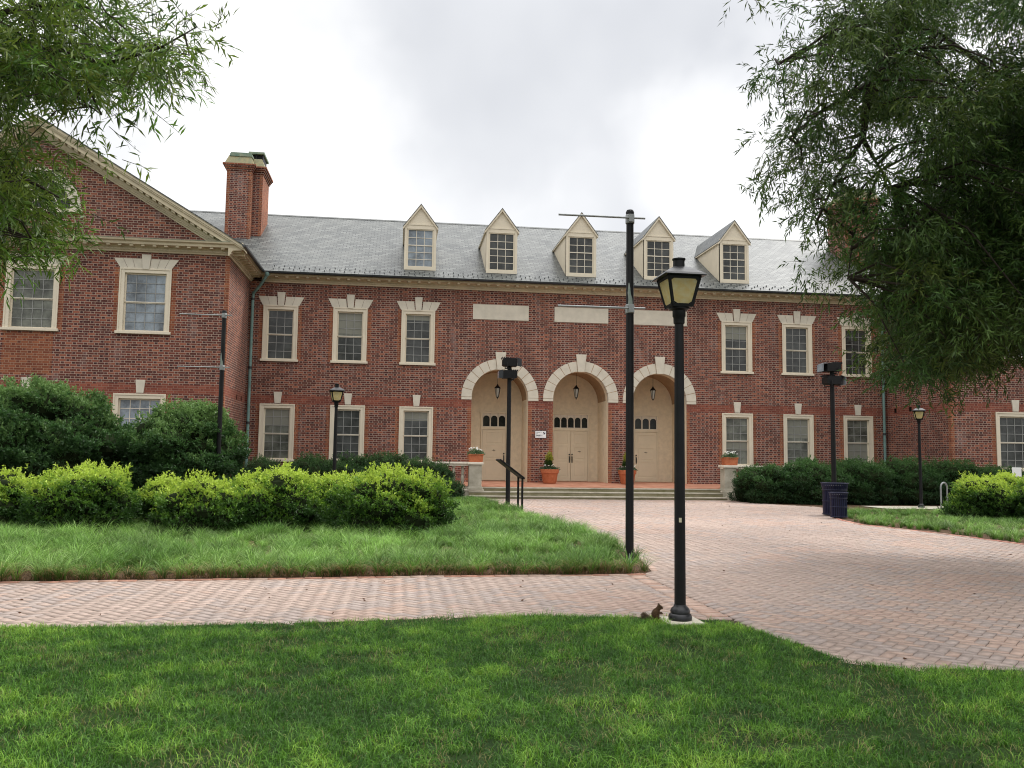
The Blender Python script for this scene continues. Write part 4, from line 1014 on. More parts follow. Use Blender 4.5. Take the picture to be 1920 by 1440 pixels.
def tree(name, loc, label, trunk_pts, trunk_r, limbs, clumps, L, Wd, per, dens, C1, C2, seed, droop, outer):
    rng = np.random.default_rng(seed); root = empty(name, loc, label=label, cat='tree')
    o = Vector(loc); mb = MB()
    mb.tube([Vector(p)-o for p in trunk_pts], trunk_r, 14)
    for pts, rr in limbs: mb.tube([Vector(p)-o for p in pts], rr, 8)
    A = []; tw = MB()
    for (c, r_, dn) in clumps:
        ns = max(3, int(dens*dn*(np.prod(r_)**(2/3))))
        P, D, S, W, C, tg = spray_leaves(rng, np.array(c)-np.array(loc), np.array(r_), ns, per, L, Wd, droop, C1*rng.uniform(.8, 1.25), C2*rng.uniform(.8, 1.2)*np.array([rng.uniform(.8, 1.3), 1, 1]))
        A.append((P, D, S, W, C))
        for a, b in list(zip(*tg))[::3]:
            tw.tube([tuple(a), tuple(b)], (.0035, .0015), 3, cap=False)
        # branchlet to the clump
    for (c, r_, dn) in outer:
        ns = max(3, int(dens*.10*dn*(np.prod(r_)**(2/3))))
        P, D, S, W, C, tg = spray_leaves(rng, np.array(c)-np.array(loc), np.array(r_), ns, per, L*2.6, Wd*5, droop, C1, C2); A.append((P, D, S, W, C))
    P, D, S, W, C = [np.concatenate(x) for x in zip(*A)]
    mb.build('trunk', M['bark'], root, True)
    cr = leafmesh('crown', P, D, S, W, C, M['leaf'], root, droop=.12)
    tw.build('twigs', M['bark'], cr)
    return root
def branchlets(rng, limb_pts, clumps, loc):
    """thin branches joining each clump to the nearest limb point"""
    out = []; LPts = np.array(limb_pts)
    for (c, r_, dn) in clumps:
        if max(r_) < .27: continue
        c = np.array(c); d = LPts-c; d2 = np.linalg.norm(d*np.array([1, 1, .7]), axis=1)+.6*np.maximum(0, c[2]-LPts[:, 2]); i = int(np.argmin(d2)); a = LPts[i]
        m_ = (a+c)/2+np.array([0, 0, .12*np.linalg.norm(c-a)])+rng.normal(0, .05, 3)
        out.append(([tuple(a), tuple(m_), tuple(c)], (.022, .014, .006)))
    return out
def densify(pts, n=10):
    P = [np.array(p) for p in pts]; out = []
    for a, b in zip(P, P[1:]):
        for k in range(n): out.append(a+(b-a)*k/n)
    return out+[P[-1]]
# --- right-hand willow oak: hangs over the plaza from outside the right edge
rng = np.random.default_rng(77)
RP = [(1530, -60), (1560, 60), (1500, 85), (1450, 130), (1520, 170), (1545, 215), (1480, 235), (1470, 275), (1500, 330), (1475, 370), (1500, 420), (1545, 440), (1560, 500), (1610, 540), (1640, 600), (1650, 640), (1700, 690), (1760, 705), (1850, 690), (1920, 635), (2100, 635), (2100, -60)]
GAP = [(1600, 225), (1660, 205), (1730, 190), (1745, 240), (1700, 330), (1640, 340), (1620, 280)]
S_ = np.concatenate([poly_area_samples(rng, RP, 330), poly_area_samples(rng, [(1690, 380), (2080, 330), (2080, 640), (1900, 640), (1850, 680), (1720, 670), (1660, 520)], 110)])
cl_r = []
for (u, v) in S_:
    if inpoly(np.array([[u, v]]), GAP)[0] : continue
    edge = min(1, max(0, (u-1450)/300)); dd_ = rng.uniform(10.5, 17.0) if u > 1620 else rng.uniform(10.5, 13.5)
    p = at(u, v, dd_); rr = rng.uniform(.30, .55)*(.58+.42*edge); cl_r.append((tuple(p), (rr*1.2, rr*1.2, rr*.7), (.75+.55*edge)))
for (u, v, d_, rr) in ((1415, 352, 11.5, .16), (1440, 135, 11.5, .22), (1470, 95, 11.6, .25), (1455, 205, 11.4, .18), (1450, 300, 11.5, .24), (1440, 330, 11.2, .2), (1520, 520, 11.3, .16), (1555, 530, 11.4, .17), (1510, 500, 11.2, .13), (1610, 575, 11, .2), (1625, 655, 11.2, .16), (1600, 640, 11, .1), (1690, 700, 11.5, .16), (1760, 722, 11.5, .2), (1800, 725, 12, .22), (1860, 700, 12, .2), (1430, 265, 11.3, .16), (1510, 20, 11.5, .2), (1475, 5, 11.5, .12), (1400, -15, 11.2, .18)):
    cl_r.append((tuple(at(u, v, d_)), (rr, rr, rr*.9), 1.0))
TR = (3.9, -27.2, 0); TRv = np.array(TR)
limR = []
def PT(u, v, d): return tuple(at(u, v, d))
trunkR = [(3.9, -27.2, -.1), (3.88, -27.15, .6), (3.85, -27.1, 2.5), (3.7, -26.9, 5.0), (3.6, -26.6, 7.5), (3.5, -26.4, 9.5)]
limbsR = [([(3.65, -26.8, 6.2), PT(1990, -160, 12.5), PT(1790, -120, 12.3), PT(1700, 0, 12.2), PT(1672, 85, 12.1), PT(1640, 150, 12.0), PT(1625, 200, 12), PT(1618, 260, 12), PT(1640, 300, 11.9), PT(1672, 350, 11.8)], (.24, .2, .15, .12, .10, .085, .065, .04, .022, .012)),
    ([PT(1640, 150, 12.0), PT(1590, 180, 11.9), PT(1530, 215, 11.8), PT(1480, 260, 11.7)], (.05, .035, .022, .01)),
    ([PT(1672, 85, 12.1), PT(1600, 60, 12), PT(1520, 90, 11.8), PT(1460, 120, 11.6)], (.05, .035, .02, .01)),
    ([(3.7, -26.9, 5.2), PT(2040, 260, 13), PT(1900, 240, 13), PT(1800, 330, 13), PT(1720, 430, 12.8), PT(1650, 560, 12.5)], (.16, .12, .08, .055, .035, .012)),
    ([PT(1900, 240, 13), PT(1840, 120, 13), PT(1760, 60, 13)], (.06, .04, .015)),
    ([(3.78, -27, 3.6), PT(2080, 560, 13.5), PT(1920, 540, 13.5), PT(1820, 600, 13.5), PT(1740, 680, 13.2)], (.12, .09, .06, .035, .012)),
    ([PT(1920, 540, 13.5), PT(1840, 470, 14), PT(1760, 500, 14)], (.05, .03, .012)),
    ([PT(1618, 260, 12), PT(1570, 330, 11.9), PT(1530, 420, 11.7)], (.035, .022, .01)), ([PT(1650, 320, 12), PT(1600, 440, 11.8), PT(1590, 520, 11.7)], (.022, .014, .008))]
lp = []
for pts, _ in limbsR: lp += densify(pts, 6)
limbsR += branchlets(rng, lp, cl_r, TR)
outR = []
for i in range(110):
    th = rng.random()*2*math.pi; rr = 5.8*rng.random()**.5; z = 4.5+rng.random()*8
    p = (3.9+math.cos(th)*rr, -27.2+math.sin(th)*rr, z+.0)
    outR.append((p, (1.1, 1.1, .7), 1.2))
def offscreen(c, r):
    d = np.array(c)-CAM; cy, sy = math.cos(YAW), math.sin(YAW); xr = cy*d[0]-sy*d[1]; yf = sy*d[0]+cy*d[1]; cp, sp = math.cos(PITCH), math.sin(PITCH); de = cp*yf+sp*d[2]; u = -sp*yf+cp*d[2]
    if de < .3: return np.linalg.norm(d) > 3.5
    U = F_*xr/de; V_ = F_*u/de; m_ = F_*(r*1.9)/de
    return abs(U) > 960+m_ or abs(V_) > 720+m_
outR = [o_ for o_ in outR if offscreen(o_[0], 1.3)]
tree('willow_oak', TR, 'dark willow oak whose drooping narrow-leaved boughs fill the upper right', trunkR, (.42, .36, .30, .25, .19, .1), limbsR, cl_r, .115, .0195, 11, 262, np.array((.012, .033, .009)), np.array((.105, .185, .036)), 7, .5, outR)
# --- left-hand willow oak: nearer boughs in the upper left
rng = np.random.default_rng(78)
LPY = [(-120, -60), (200, -60), (235, 30), (290, 62), (340, 62), (320, 110), (270, 140), (210, 150), (170, 165), (50, 165), (0, 190), (-120, 220)]
LPY2 = [(-120, 255), (10, 270), (60, 285), (70, 320), (55, 370), (80, 405), (100, 440), (50, 450), (10, 475), (-120, 480)]
cl_l = []
for poly, n_ in ((LPY, 100), (LPY2, 62)):
    for (u, v) in poly_area_samples(rng, poly, n_):
        rr = rng.uniform(.20, .36); cl_l.append((tuple(at(u, v, rng.uniform(6.6, 9.2))), (rr*1.1, rr*1.1, rr*.7), .7))
for (u, v, d_, rr) in ((370, 35, 6.9, .13), (345, 20, 7, .12), (385, 60, 6.9, .08), (310, 120, 6.9, .14), (270, 190, 6.8, .13), (200, 225, 6.8, .12), (170, 205, 6.8, .15), (215, 300, 6.7, .07), (150, 450, 6.8, .10), (160, 400, 6.8, .12), (100, 460, 6.8, .12), (20, 495, 6.8, .14), (120, 300, 6.9, .15), (280, 100, 7, .18), (240, 140, 7, .2)):
    cl_l.append((tuple(at(u, v, d_)), (rr, rr, rr*.8), .95))
TL = (-14.4, -30.6, 0)
trunkL = [(-14.4, -30.6, -.1), (-14.4, -30.6, .6), (-14.35, -30.6, 2.5), (-14.3, -30.5, 4.5), (-14.2, -30.4, 7), (-14.1, -30.3, 9)]
limbsL = [([(-14.32, -30.5, 3.2), PT(-300, 60, 7.8), PT(-60, 40, 7.8), PT(80, 90, 7.7), PT(200, 120, 7.5), PT(300, 90, 7.2), PT(370, 50, 7)], (.12, .08, .05, .035, .02, .01, .004)),
    ([(-14.35, -30.6, 2.6), PT(-260, 420, 7.8), PT(-60, 330, 7.8), PT(40, 330, 7.7), PT(110, 370, 7.4)], (.1, .07, .04, .02, .006)),
    ([PT(-60, 40, 7.8), PT(60, 10, 7.8), PT(150, 10, 7.7)], (.04, .02, .01)), ([PT(80, 90, 7.7), PT(130, 170, 7.5), PT(190, 215, 7.1)], (.02, .012, .005)), ([PT(-60, 330, 7.8), PT(0, 420, 7.6), PT(60, 450, 7.2)], (.02, .012, .005))]
lp = []
for pts, _ in limbsL: lp += densify(pts, 6)
limbsL += [(p, tuple(x*.42 for x in r_)) for p, r_ in branchlets(rng, lp, cl_l, TL)]
outL = []
for i in range(80):
    th = rng.random()*2*math.pi; rr = 4.5*rng.random()**.5; z = 4.0+rng.random()*6
    outL.append(((-14.4+math.cos(th)*rr, -30.6+math.sin(th)*rr, z), (1.0, 1.0, .6), 1.0))
outL = [o_ for o_ in outL if offscreen(o_[0], 1.3)]
tree('willow_oak', TL, 'green willow oak boughs reaching in at the upper left before the gable', trunkL, (.36, .3, .26, .22, .16, .08), limbsL, cl_l, .108, .0165, 11, 330, np.array((.014, .038, .008)), np.array((.16, .27, .035)), 8, .35, outL)

# ================================================================== STREET FURNITURE
def lamp(loc, rz, label, sticker=False, pad=True):
    t = empty('lamp_post', loc, rz, label, 'lamp post', 'black lantern lamp posts')
    if pad:
        p = MB(); p.box(-.19, .19, -.19, .19, -.02, .022, M['concrete']); p.build('concrete_footing', parent=t, bevel=.006)
    b = MB(); b.lathe([(.115, .022), (.118, .05), (.108, .075), (.095, .085), (.098, .11), (.085, .135), (.066, .15), (.06, .17)], n=24); b.build('base', M['blackold'], t, True)
    b = MB(); b.lathe([(.056, .165), (.054, 1.0), (.050, 2.2), (.045, 3.02)], n=20); b.build('pole', M['black'], t, True)
    b = MB(); b.lathe([(.045, 2.98), (.056, 2.99), (.058, 3.05), (.066, 3.06), (.066, 3.12), (.1, 3.135), (.1, 3.15)], n=18); b.build('collar', M['black'], t, True)
    zb, zt, hb, ht_ = 3.15, 3.455, .103, .168
    f = MB()
    def fr(z): q = (z-zb)/(zt-zb); return hb+(ht_-hb)*q
    for sx, sy in ((1, 1), (1, -1), (-1, -1), (-1, 1)):
        f.tube([(sx*hb, sy*hb, zb), (sx*ht_, sy*ht_, zt)], .0135, 4)
    for z, h in ((zb, .03), (zt-.03, .035)):
        for k in range(4):
            a = k*math.pi/2; c_, s_ = math.cos(a), math.sin(a)
            r1, r2 = fr(z), fr(z+h); q = [(-r1, -r1-.004, z), (r1, -r1-.004, z), (r2, -r2-.004, z+h), (-r2, -r2-.004, z+h), (-r1, -r1+.012, z), (r1, -r1+.012, z), (r2, -r2+.012, z+h), (-r2, -r2+.012, z+h)]
            f.add([(x*c_-y*s_, x*s_+y*c_, zz) for x, y, zz in q], [(0, 1, 2, 3), (7, 6, 5, 4), (0, 4, 5, 1), (1, 5, 6, 2), (2, 6, 7, 3), (3, 7, 4, 0)])
    for k in range(4):      # wide mullions leave rounded panes
        a = k*math.pi/2; c_, s_ = math.cos(a), math.sin(a)
        for sg_ in (-1, 1):
            q = [(sg_*fr(zb), -fr(zb)-.003, zb), (sg_*(fr(zb)-.022), -fr(zb)-.003, zb), (sg_*(fr(zt)-.022), -fr(zt)-.003, zt), (sg_*fr(zt), -fr(zt)-.003, zt)]
            f.add([(x*c_-y*s_, x*s_+y*c_, zz) for x, y, zz in q], [(0, 1, 2, 3)])
            for z0, dz in ((zb+.03, .02), (zt-.03, -.02)):   # corner fillets
                xa = sg_*(fr(z0)-.022); q = [(xa, -fr(z0)-.0035, z0), (xa-sg_*.028, -fr(z0)-.0035, z0), (sg_*(fr(z0+dz)-.022), -fr(z0+dz)-.0035, z0+dz)]
                f.add([(x*c_-y*s_, x*s_+y*c_, zz) for x, y, zz in q], [(0, 1, 2)])
    f.add([(-hb, -hb, zb+.002), (hb, -hb, zb+.002), (hb, hb, zb+.002), (-hb, hb, zb+.002)], [(0, 1, 2, 3)])
    lan = f.build('lantern_frame', M['black'], t)
    for k in range(4):
        a = k*math.pi/2; c_, s_ = math.cos(a), math.sin(a); g = MB()
        q = [(-fr(zb)+.012, -fr(zb)+.003, zb+.005), (fr(zb)-.012, -fr(zb)+.003, zb+.005), (fr(zt)-.012, -fr(zt)+.003, zt-.005), (-fr(zt)+.012, -fr(zt)+.003, zt-.005)]
        g.add([(x*c_-y*s_, x*s_+y*c_, zz) for x, y, zz in q], [(0, 1, 2, 3)]); g.build('lantern_pane', M['amber'], t)
    r_ = MB(); s2 = math.sqrt(2)
    r_.lathe([(.213*s2, zt+.0), (.217*s2, zt+.008), (.20*s2, zt+.03), (.135*s2, zt+.075), (.085*s2, zt+.105), (.06*s2, zt+.115)], n=4, rot=math.pi/4); r_.build('lantern_roof', M['blackold'], t)
    c_ = MB(); c_.lathe([(.06, zt+.105), (.058, zt+.185), (.068, zt+.192), (.068, zt+.205), (.03, zt+.215)], n=20); c_.build('vent_cap', M['black'], t, True)
    if sticker:
        s_ = MB(); a0 = -2.05-rz
        q = [(.0565*math.cos(a0+k*.12), .0565*math.sin(a0+k*.12), z) for z in (.98, 1.025) for k in range(5)]
        s_.add(q, [(k, k+1, k+6, k+5) for k in range(4)]); s_.build('sticker', M['sticker'], t)
    return t
lamp((-5.045, -28.19, 0), R(-15+7.5+9), 'nearest lamp post, on the lawn edge beside the squirrel', sticker=True)
lamp((-9.69, -11.5, 0), R(12), 'small distant lamp post rising behind the azaleas in front of the left windows')
lamp((10.55, -8.3, 0), R(45+20), 'far lamp post under the hanging tree boughs at the right')

def banner_pole(loc, label):
    t = empty('banner_pole', loc, 0, label, 'pole', 'black poles with bare banner arms')
    b = MB(); b.lathe([(.062, 0), (.06, 3), (.056, 5.42)], n=18); b.build('pole', M['black'], t, True)
    b = MB(); b.lathe([(.062, 5.38), (.066, 5.42), (.05, 5.455)], n=18); b.build('pole_cap', M['black'], t, True)
    for z in (5.31, 3.90):
        a = MB(); a.tube([(-1.14, -.075, z), (.22, -.075, z+.005)], .016, 10); arm = a.build('banner_arm', M['galv'], t, True)
        c = MB(); c.lathe([(.066, z-.07), (.07, z-.06), (.07, z+.06), (.066, z+.07)], n=18); c.box(-.04, .04, -.105, -.05, z-.06, z+.06); c.build('clamp', M['galv'], arm)
    p = MB()    # peeled paint above the lower clamp and at the foot
    def patch(zs, ths):
        m_ = len(ths[0]); vs = []
        for z, tt in zip(zs, ths):
            for th in tt: vs.append((.0635*math.cos(th), .0635*math.sin(th), z))
        p.add(vs, [(i*m_+j, i*m_+j+1, (i+1)*m_+j+1, (i+1)*m_+j) for i in range(len(zs)-1) for j in range(m_-1)])
    patch([3.97, 4.05, 4.14, 4.22, 4.30], [[-2.3, -1.9, -1.5, -1.1], [-2.2, -1.9, -1.6, -1.2], [-2.4, -2.1, -1.8, -1.65], [-2.3, -2.1, -1.9, -1.75], [-2.15, -2.1, -2.0, -1.95]])
    patch([.0, .06, .12, .2], [[-2.4, -1.9, -1.4, -.9], [-2.3, -1.9, -1.5, -1.1], [-2.1, -1.9, -1.7, -1.5], [-1.95, -1.9, -1.85, -1.8]])
    p.build('peeled_paint', M['peel'], t)
    return t
bp1 = banner_pole((-4.385, -23.92, 0), 'tall near banner pole at the tip of the grass bed, standing beside the lamp post')
bp2 = copy_tree(bp1); bp2.location = (-12.62, -13.0, 0); bp2['label'] = 'far banner pole standing before the dark bush and the left wing corner'

def flood(loc, h, rz, label):
    t = empty('floodlight_pole', loc, rz, label, 'light pole', 'black poles with twin floodlights')
    b = MB(); b.lathe([(.1, 0), (.1, .02), (.078, .03), (.075, 2), (.07, h)], n=16); b.build('pole', M['black'], t, True)
    for k, (z, s) in enumerate(((h+.16, 1), (h-.26, -1))):
        f = MB(); 
        f.prism([(s*-.25, z-.12), (s*-.25, z+.09), (s*-.18, z+.13), (s*.18, z+.13), (s*.24, z+.11), (s*.24, z-.15), (s*-.18, z-.15)], 'y', -.21, .17)
        for i in range(5): f.box(s*-.27+s*.07*i-.008, s*-.27+s*.07*i+.008, -.22, .18, z+.10, z+.165)
        fo = f.build('floodlight', M['black'], t, bevel=.008)
        v = MB(); v.prism([(s*.24, z+.15), (s*.38, z+.10), (s*.385, z+.09), (s*.24, z+.13)], 'y', -.23, .19); v.prism([(s*.24, z-.15), (s*.39, z-.16), (s*.39, z+.10), (s*.24, z+.14)], 'y', -.24, -.225)
        v.box(s*.38, s*.388, -.23, .19, z-.15, z+.09, M['glassblue']); v.build('glare_shield', M['gutter'], fo)
        y = MB(); y.tube([(s*-.12, -.26, z-.02), (s*-.12, -.26, z-.26 if k == 0 else z-.2), (0, 0, z-.26 if k == 0 else z-.2)], .018, 6); y.tube([(s*-.12, .22, z-.02), (s*-.12, .22, z-.2), (0, 0, z-.22)], .018, 6); y.build('bracket', M['black'], fo)
    return t
flood((-4.15, -7.6, 0), 4.72, 0, 'floodlight pole standing in front of the left arch')
flood((6.1, -10.5, 0), 4.52, math.pi, 'floodlight pole right of the plaza behind the navy bins')

# interpretive panel
t = empty('panel_stand', (-4.14, -10.5, 0), 0, 'black angled reading panel on two legs at the plaza edge', 'sign')
for y in (-.45, .45):
    b = MB(); b.box(-.03, .03, y-.03, y+.03, 0, 1.0); b.build('leg', M['black'], t, bevel=.005)
b = MB(); b.prism([(.05, .95), (.07, 1.0), (-.68, 1.56), (-.72, 1.52)], 'y', -.55, .55); b.build('panel_frame', M['black'], t, bevel=.006)
b = MB(); b.add([(.03, -.5, 1.036), (.03, .5, 1.036), (-.65, .5, 1.544), (-.65, -.5, 1.544)], [(0, 1, 2, 3)]); b.build('panel_face', M['gutter'], t)

# litter bins
def bin_(loc, r, h, label, side):
    t = empty('litter_bin', loc, 0, label, 'bin', 'navy slatted bins')
    b = MB(); b.lathe([(r*.86, .04), (r*.86, h*.86)], n=20); b.build('liner', M['black'], t, True)
    s = MB(); n = int(2*math.pi*r/.062)
    for i in range(n):
        a = 2*math.pi*i/n; c_, s_ = math.cos(a), math.sin(a); w_ = .021
        pts = [(r*.93, .03), (r*.93, h*.72), (r*1.02, h*.85), (r*1.06, h*.93)]
        V = []
        for rr, z in pts:
            for sg_ in (-1, 1): V.append((rr*c_-sg_*w_*s_, rr*s_+sg_*w_*c_, z))
        for rr, z in pts:
            for sg_ in (-1, 1): V.append(((rr-.01)*c_-sg_*w_*s_, (rr-.01)*s_+sg_*w_*c_, z))
        F = [(2*k, 2*k+1, 2*k+3, 2*k+2) for k in range(3)]+[(8+2*k+2, 8+2*k+3, 8+2*k+1, 8+2*k) for k in range(3)]+[(2*k, 2*k+2, 2*k+10, 2*k+8) for k in range(3)]+[(2*k+3, 2*k+1, 2*k+9, 2*k+11) for k in range(3)]+[(7, 6, 14, 15)]
        s.add(V, F)
    s.build('slats', M['navy'], t)
    for z, rr in ((.05, r*.95), (h*.42, r*.945), (h*.74, r*.96), (h*.93, r*1.07)):
        q = MB(); q.tube([(rr*math.cos(k*math.pi/12), rr*math.sin(k*math.pi/12), z) for k in range(25)], .014, 6, cap=False); q.build('hoop', M['navy'], t, True)
    return t
bin_((4.62, -13.5, 0), .24, .78, 'smaller navy slatted litter bin standing in front of the larger one', 0)
bin_((5.12, -12.35, 0), .37, 1.04, 'larger navy slatted litter bin behind the small one, against the floodlight pole', 0)

# bicycle hoop and its slab
sheet('concrete_slab', [(8.75, -9.2), (12.6, -9.2), (12.9, -7.45), (8.75, -7.45)], .03, M['concrete'])
t = empty('bicycle_rack', (11.3, -8.5, .03), R(20), 'grey steel bicycle hoop on a concrete slab before the hedge', 'bicycle rack')
b = MB(); R_ = .17
b.tube([(-R_, 0, 0), (-R_, 0, .72)]+[(-R_*math.cos(math.pi*k/10), 0, .72+R_*math.sin(math.pi*k/10)) for k in range(1, 10)]+[(R_, 0, .72), (R_, 0, 0)], .03, 12, cap=True); b.build('hoop', M['galv'], t, True)
for s in (-1, 1):
    b = MB(); b.lathe([(.055, 0), (.055, .01), (.035, .014)], (s*R_, 0, 0), 12); b.build('foot_plate', M['galv'], t)
t = empty('small_sign', (13.75, -9.0, 0), R(-10), 'small blank white sign on a thin post by the right wing window', 'sign')
b = MB(); b.box(-.015, .015, -.012, .012, 0, 1.3); b.build('post', M['galv'], t)
b = MB(); b.box(-.16, .16, -.02, -.0125, 1.17, 1.49, M['white']); b.build('sign_plate', parent=t, bevel=.004)
# pale stone bench half hidden behind the shrubs at the left
t = empty('stone_bench', (-16.9, -16.4, 0), 0, 'pale stone bench half hidden behind the leftmost azaleas', 'bench')
b = MB(); b.box(-.8, .72, -.22, .22, .34, .42); b.build('seat', M['palestone'], t, bevel=.01)
for s in (-.55, .5):
    b = MB(); b.box(s-.08, s+.08, -.18, .18, 0, .34); b.build('leg', M['palestone'], t)

# hanging lanterns in the arches
def hang(c, z, label):
    t = empty('hanging_lantern', (c, 1.0, 0), R(8), label, 'lantern', 'lanterns hanging in the arches')
    b = MB(); b.tube([(0, 0, z+.58), (0, 0, 5.45)], .008, 6); b.build('rod', M['black'], t)
    b = MB(); b.lathe([(.015, z+.60), (.03, z+.56), (.055, z+.52), (.15, z+.42), (.155, z+.41)], n=6); b.lathe([(.055, z+.02), (.06, z+.0), (.02, z-.03), (.01, z-.09)], n=6)
    for k in range(6):
        a = math.pi*k/3; b.tube([(.125*math.cos(a), .125*math.sin(a), z+.41), (.06*math.cos(a), .06*math.sin(a), z+.02)], .01, 4)
    o = b.build('lantern_frame', M['black'], t)
    g_ = MB(); g_.lathe([(.052, z+.03), (.115, z+.40)], n=6); g_.build('lantern_glass', M['white'] if False else M['lglass'], t)
    return t
m_, nt_, b_ = newmat('pale_lantern_glass', .2, .5); b_.inputs['Base Color'].default_value = (.42, .42, .38, 1); M['lglass'] = m_
for c, z, lb in ((-ARS, 4.27, 'small black lantern hanging in the left arch'), (0, 4.32, 'small black lantern hanging in the middle arch'), (ARS, 4.34, 'small black lantern hanging in the right arch')): hang(c, z, lb)

# safety sign on the pier
t = empty('wall_sign', (-1.78, -.02, 2.62), 0, 'small white office sign on the brick pier between left and middle arches', 'sign')
b = MB(); b.box(-.25, .25, -.02, .0, -.165, .165, M['ink']); b.build('sign_backing', parent=t)
b = MB(); b.box(-.235, .235, -.028, -.0205, -.15, .15, M['white']); b.build('sign_plate', parent=t, bevel=.004)
def text(s, size, x, z, mat, parent, name='lettering', y=-.03, bold=0.0):
    cu = bpy.data.curves.new(name, 'FONT'); cu.body = s; cu.size = size; cu.offset = bold; o = bpy.data.objects.new(name, cu)
    col.objects.link(o); dg = bpy.context.evaluated_depsgraph_get(); dg.update(); me = bpy.data.meshes.new_from_object(o.evaluated_get(dg)); bpy.data.objects.remove(o)
    ob = bpy.data.objects.new(name, me); col.objects.link(ob); me.materials.clear(); me.materials.append(mat); ob.parent = parent; ob.location = (x, y, z); ob.rotation_euler = (R(90), 0, 0); return ob
text('OFFICE', .075, -.20, .06, M['ink'], t); text('OF', .055, -.20, .005, M['ink'], t); text('SAFETY', .085, -.20, -.075, M['ink'], t, bold=.003)
b = MB(); b.box(-.2, .2, -.0305, -.029, -.115, -.10, M['greyink']); b.build('ruled_line', parent=t)
b = MB(); n = 24; b.add([(.15+.055*math.cos(2*math.pi*k/n), -.0305, .06+.055*math.sin(2*math.pi*k/n)) for k in range(n)], [tuple(range(n))], M['ink']); b.add([(.105, -.0312, .045), (.12, -.0312, .03), (.185, -.0312, .085), (.165, -.0312, .105)], [(0, 1, 2, 3)], M['white']); b.build('emblem', parent=t)

# terracotta pots
def plant_leaves(rng, c, r, n, L, W, C, up=.5, shell=.35):
    u = norm(rng.normal(size=(n, 3))); u[:, 2] = np.abs(u[:, 2]); P = np.array(c)+u*np.array(r)*(shell+(1-shell)*rng.random((n, 1)))
    D = norm(u+rng.normal(0, .4, (n, 3))+np.array([0, 0, up])); return P, D, L*rng.uniform(.6, 1.2, n), W*rng.uniform(.7, 1.2, n), np.array(C)*rng.uniform(.6, 1.3, (n, 1))
def pot(x, y, z, label):
    t = empty('flower_pot', (x, y, z), 0, label, 'flower pot', 'round terracotta pots between the arches')
    b = MB(); b.lathe([(.26, 0), (.30, .1), (.345, .4), (.355, .43), (.385, .44), (.40, .60), (.39, .61), (.36, .60), (.35, .54)], n=28); b.build('pot', M['terra'], t, True)
    rng = np.random.default_rng(int(abs(x)*100)); A = []
    A.append(plant_leaves(rng, (0, 0, .58), (.44, .44, .17), 900, .07, .022, (.05, .12, .06), .2)); A.append(plant_leaves(rng, (-.05, 0, .75), (.17, .17, .30), 500, .1, .03, (.05, .10, .02), .9)); A.append(plant_leaves(rng, (-.02, 0, .95), (.15, .15, .38), 380, .10, .034, (.34, .36, .05), 1.0))
    A = [np.concatenate(q) for q in zip(*A)]; leafmesh('plant', A[0], A[1], A[2], A[3], A[4], M['leaf'], t)
    f = MB()
    for k in range(9):
        a = rng.random()*6.28; rr = .2+.15*rng.random(); f.lathe([(.005, -.01), (.035, .015), (.02, .025)], (rr*math.cos(a), rr*math.sin(a)-.1, .70+rng.random()*.1), 6)
    f.build('flowers', M['flower'], t)
pot(-1.47, -.62, .524, 'round terracotta pot between left and middle arches, below the office sign'); pot(1.93, -.62, .524, 'round terracotta pot between middle and right arches')
def trough(x, y, z, label):
    t = empty('flower_trough', (x, y, z), 0, label, 'planter', 'terracotta troughs on the balustrades')
    b = MB(); a, c = .28, .2
    V = []
    for s, zz in ((.92, 0), (1.0, .27), (1.06, .27), (1.06, .32), (.98, .32), (.95, .27)): V += [(-a*s, -c*s, zz), (a*s, -c*s, zz), (a*s, c*s, zz), (-a*s, c*s, zz)]
    F = [(4*k+i, 4*k+(i+1) % 4, 4*k+4+(i+1) % 4, 4*k+4+i) for k in range(5) for i in range(4)]+[(3, 2, 1, 0), (20, 21, 22, 23)]
    b.add(V, F); b.build('trough', M['terra'], t, bevel=.008)
    rng = np.random.default_rng(int(abs(x)*77)); A = plant_leaves(rng, (0, 0, .27), (.36, .24, .24), 1100, .06, .025, (.13, .22, .11), .4); leafmesh('plant', *A, M['leaf'], t)
    f = MB()
    for k in range(22):
        f.lathe([(.005, -.01), (.036, .012), (.02, .026)], (rng.uniform(-.26, .26), rng.uniform(-.2, .1), .44+rng.random()*.14), 6)
    f.build('flowers', M['flower'], t)
trough(-4.85, -2.95, 1.406, 'terracotta trough of white flowers on the left pedestal'); trough(5.62, -2.95, 1.406, 'terracotta trough of white flowers on the right pedestal')

# fallen twigs and leaves on the lawn and paving
fl = []
rng = np.random.default_rng(9)
for (u, v) in ((1640, 1098), (1700, 1145), (1715, 1150), (890, 1108), (500, 1106), (1900, 1042), (1370, 950), (1860, 1046)):
    r_ = ray(u, v); tt = -CAM[2]/r_[2]; p = CAM+r_*tt; a = rng.random()*3; fl.append((p, a))
for i in range(70):
    q_ = np.array((rng.uniform(-4.3, 4.4), rng.uniform(-30, -6), .012)) if i % 3 else np.array((rng.uniform(-12, -4.6), rng.uniform(-27.7, -25.2), .012))
    fl.append((q_, rng.random()*6))
P = np.array([p for p, a in fl]); P[:, 2] = .012; D = np.array([(math.cos(a), math.sin(a), .1) for p, a in fl]); D = norm(D)
n = len(P); leafmesh('fallen_leaves', P, D, np.where(np.arange(n) < 8, .09, .05), np.where(np.arange(n) < 8, .03, .018), np.tile((.10, .045, .02), (n, 1)), M['leaf'])
tag(bpy.data.objects['fallen_leaves'], 'scattered brown fallen leaves on the brick paving', 'leaves', kind='stuff')

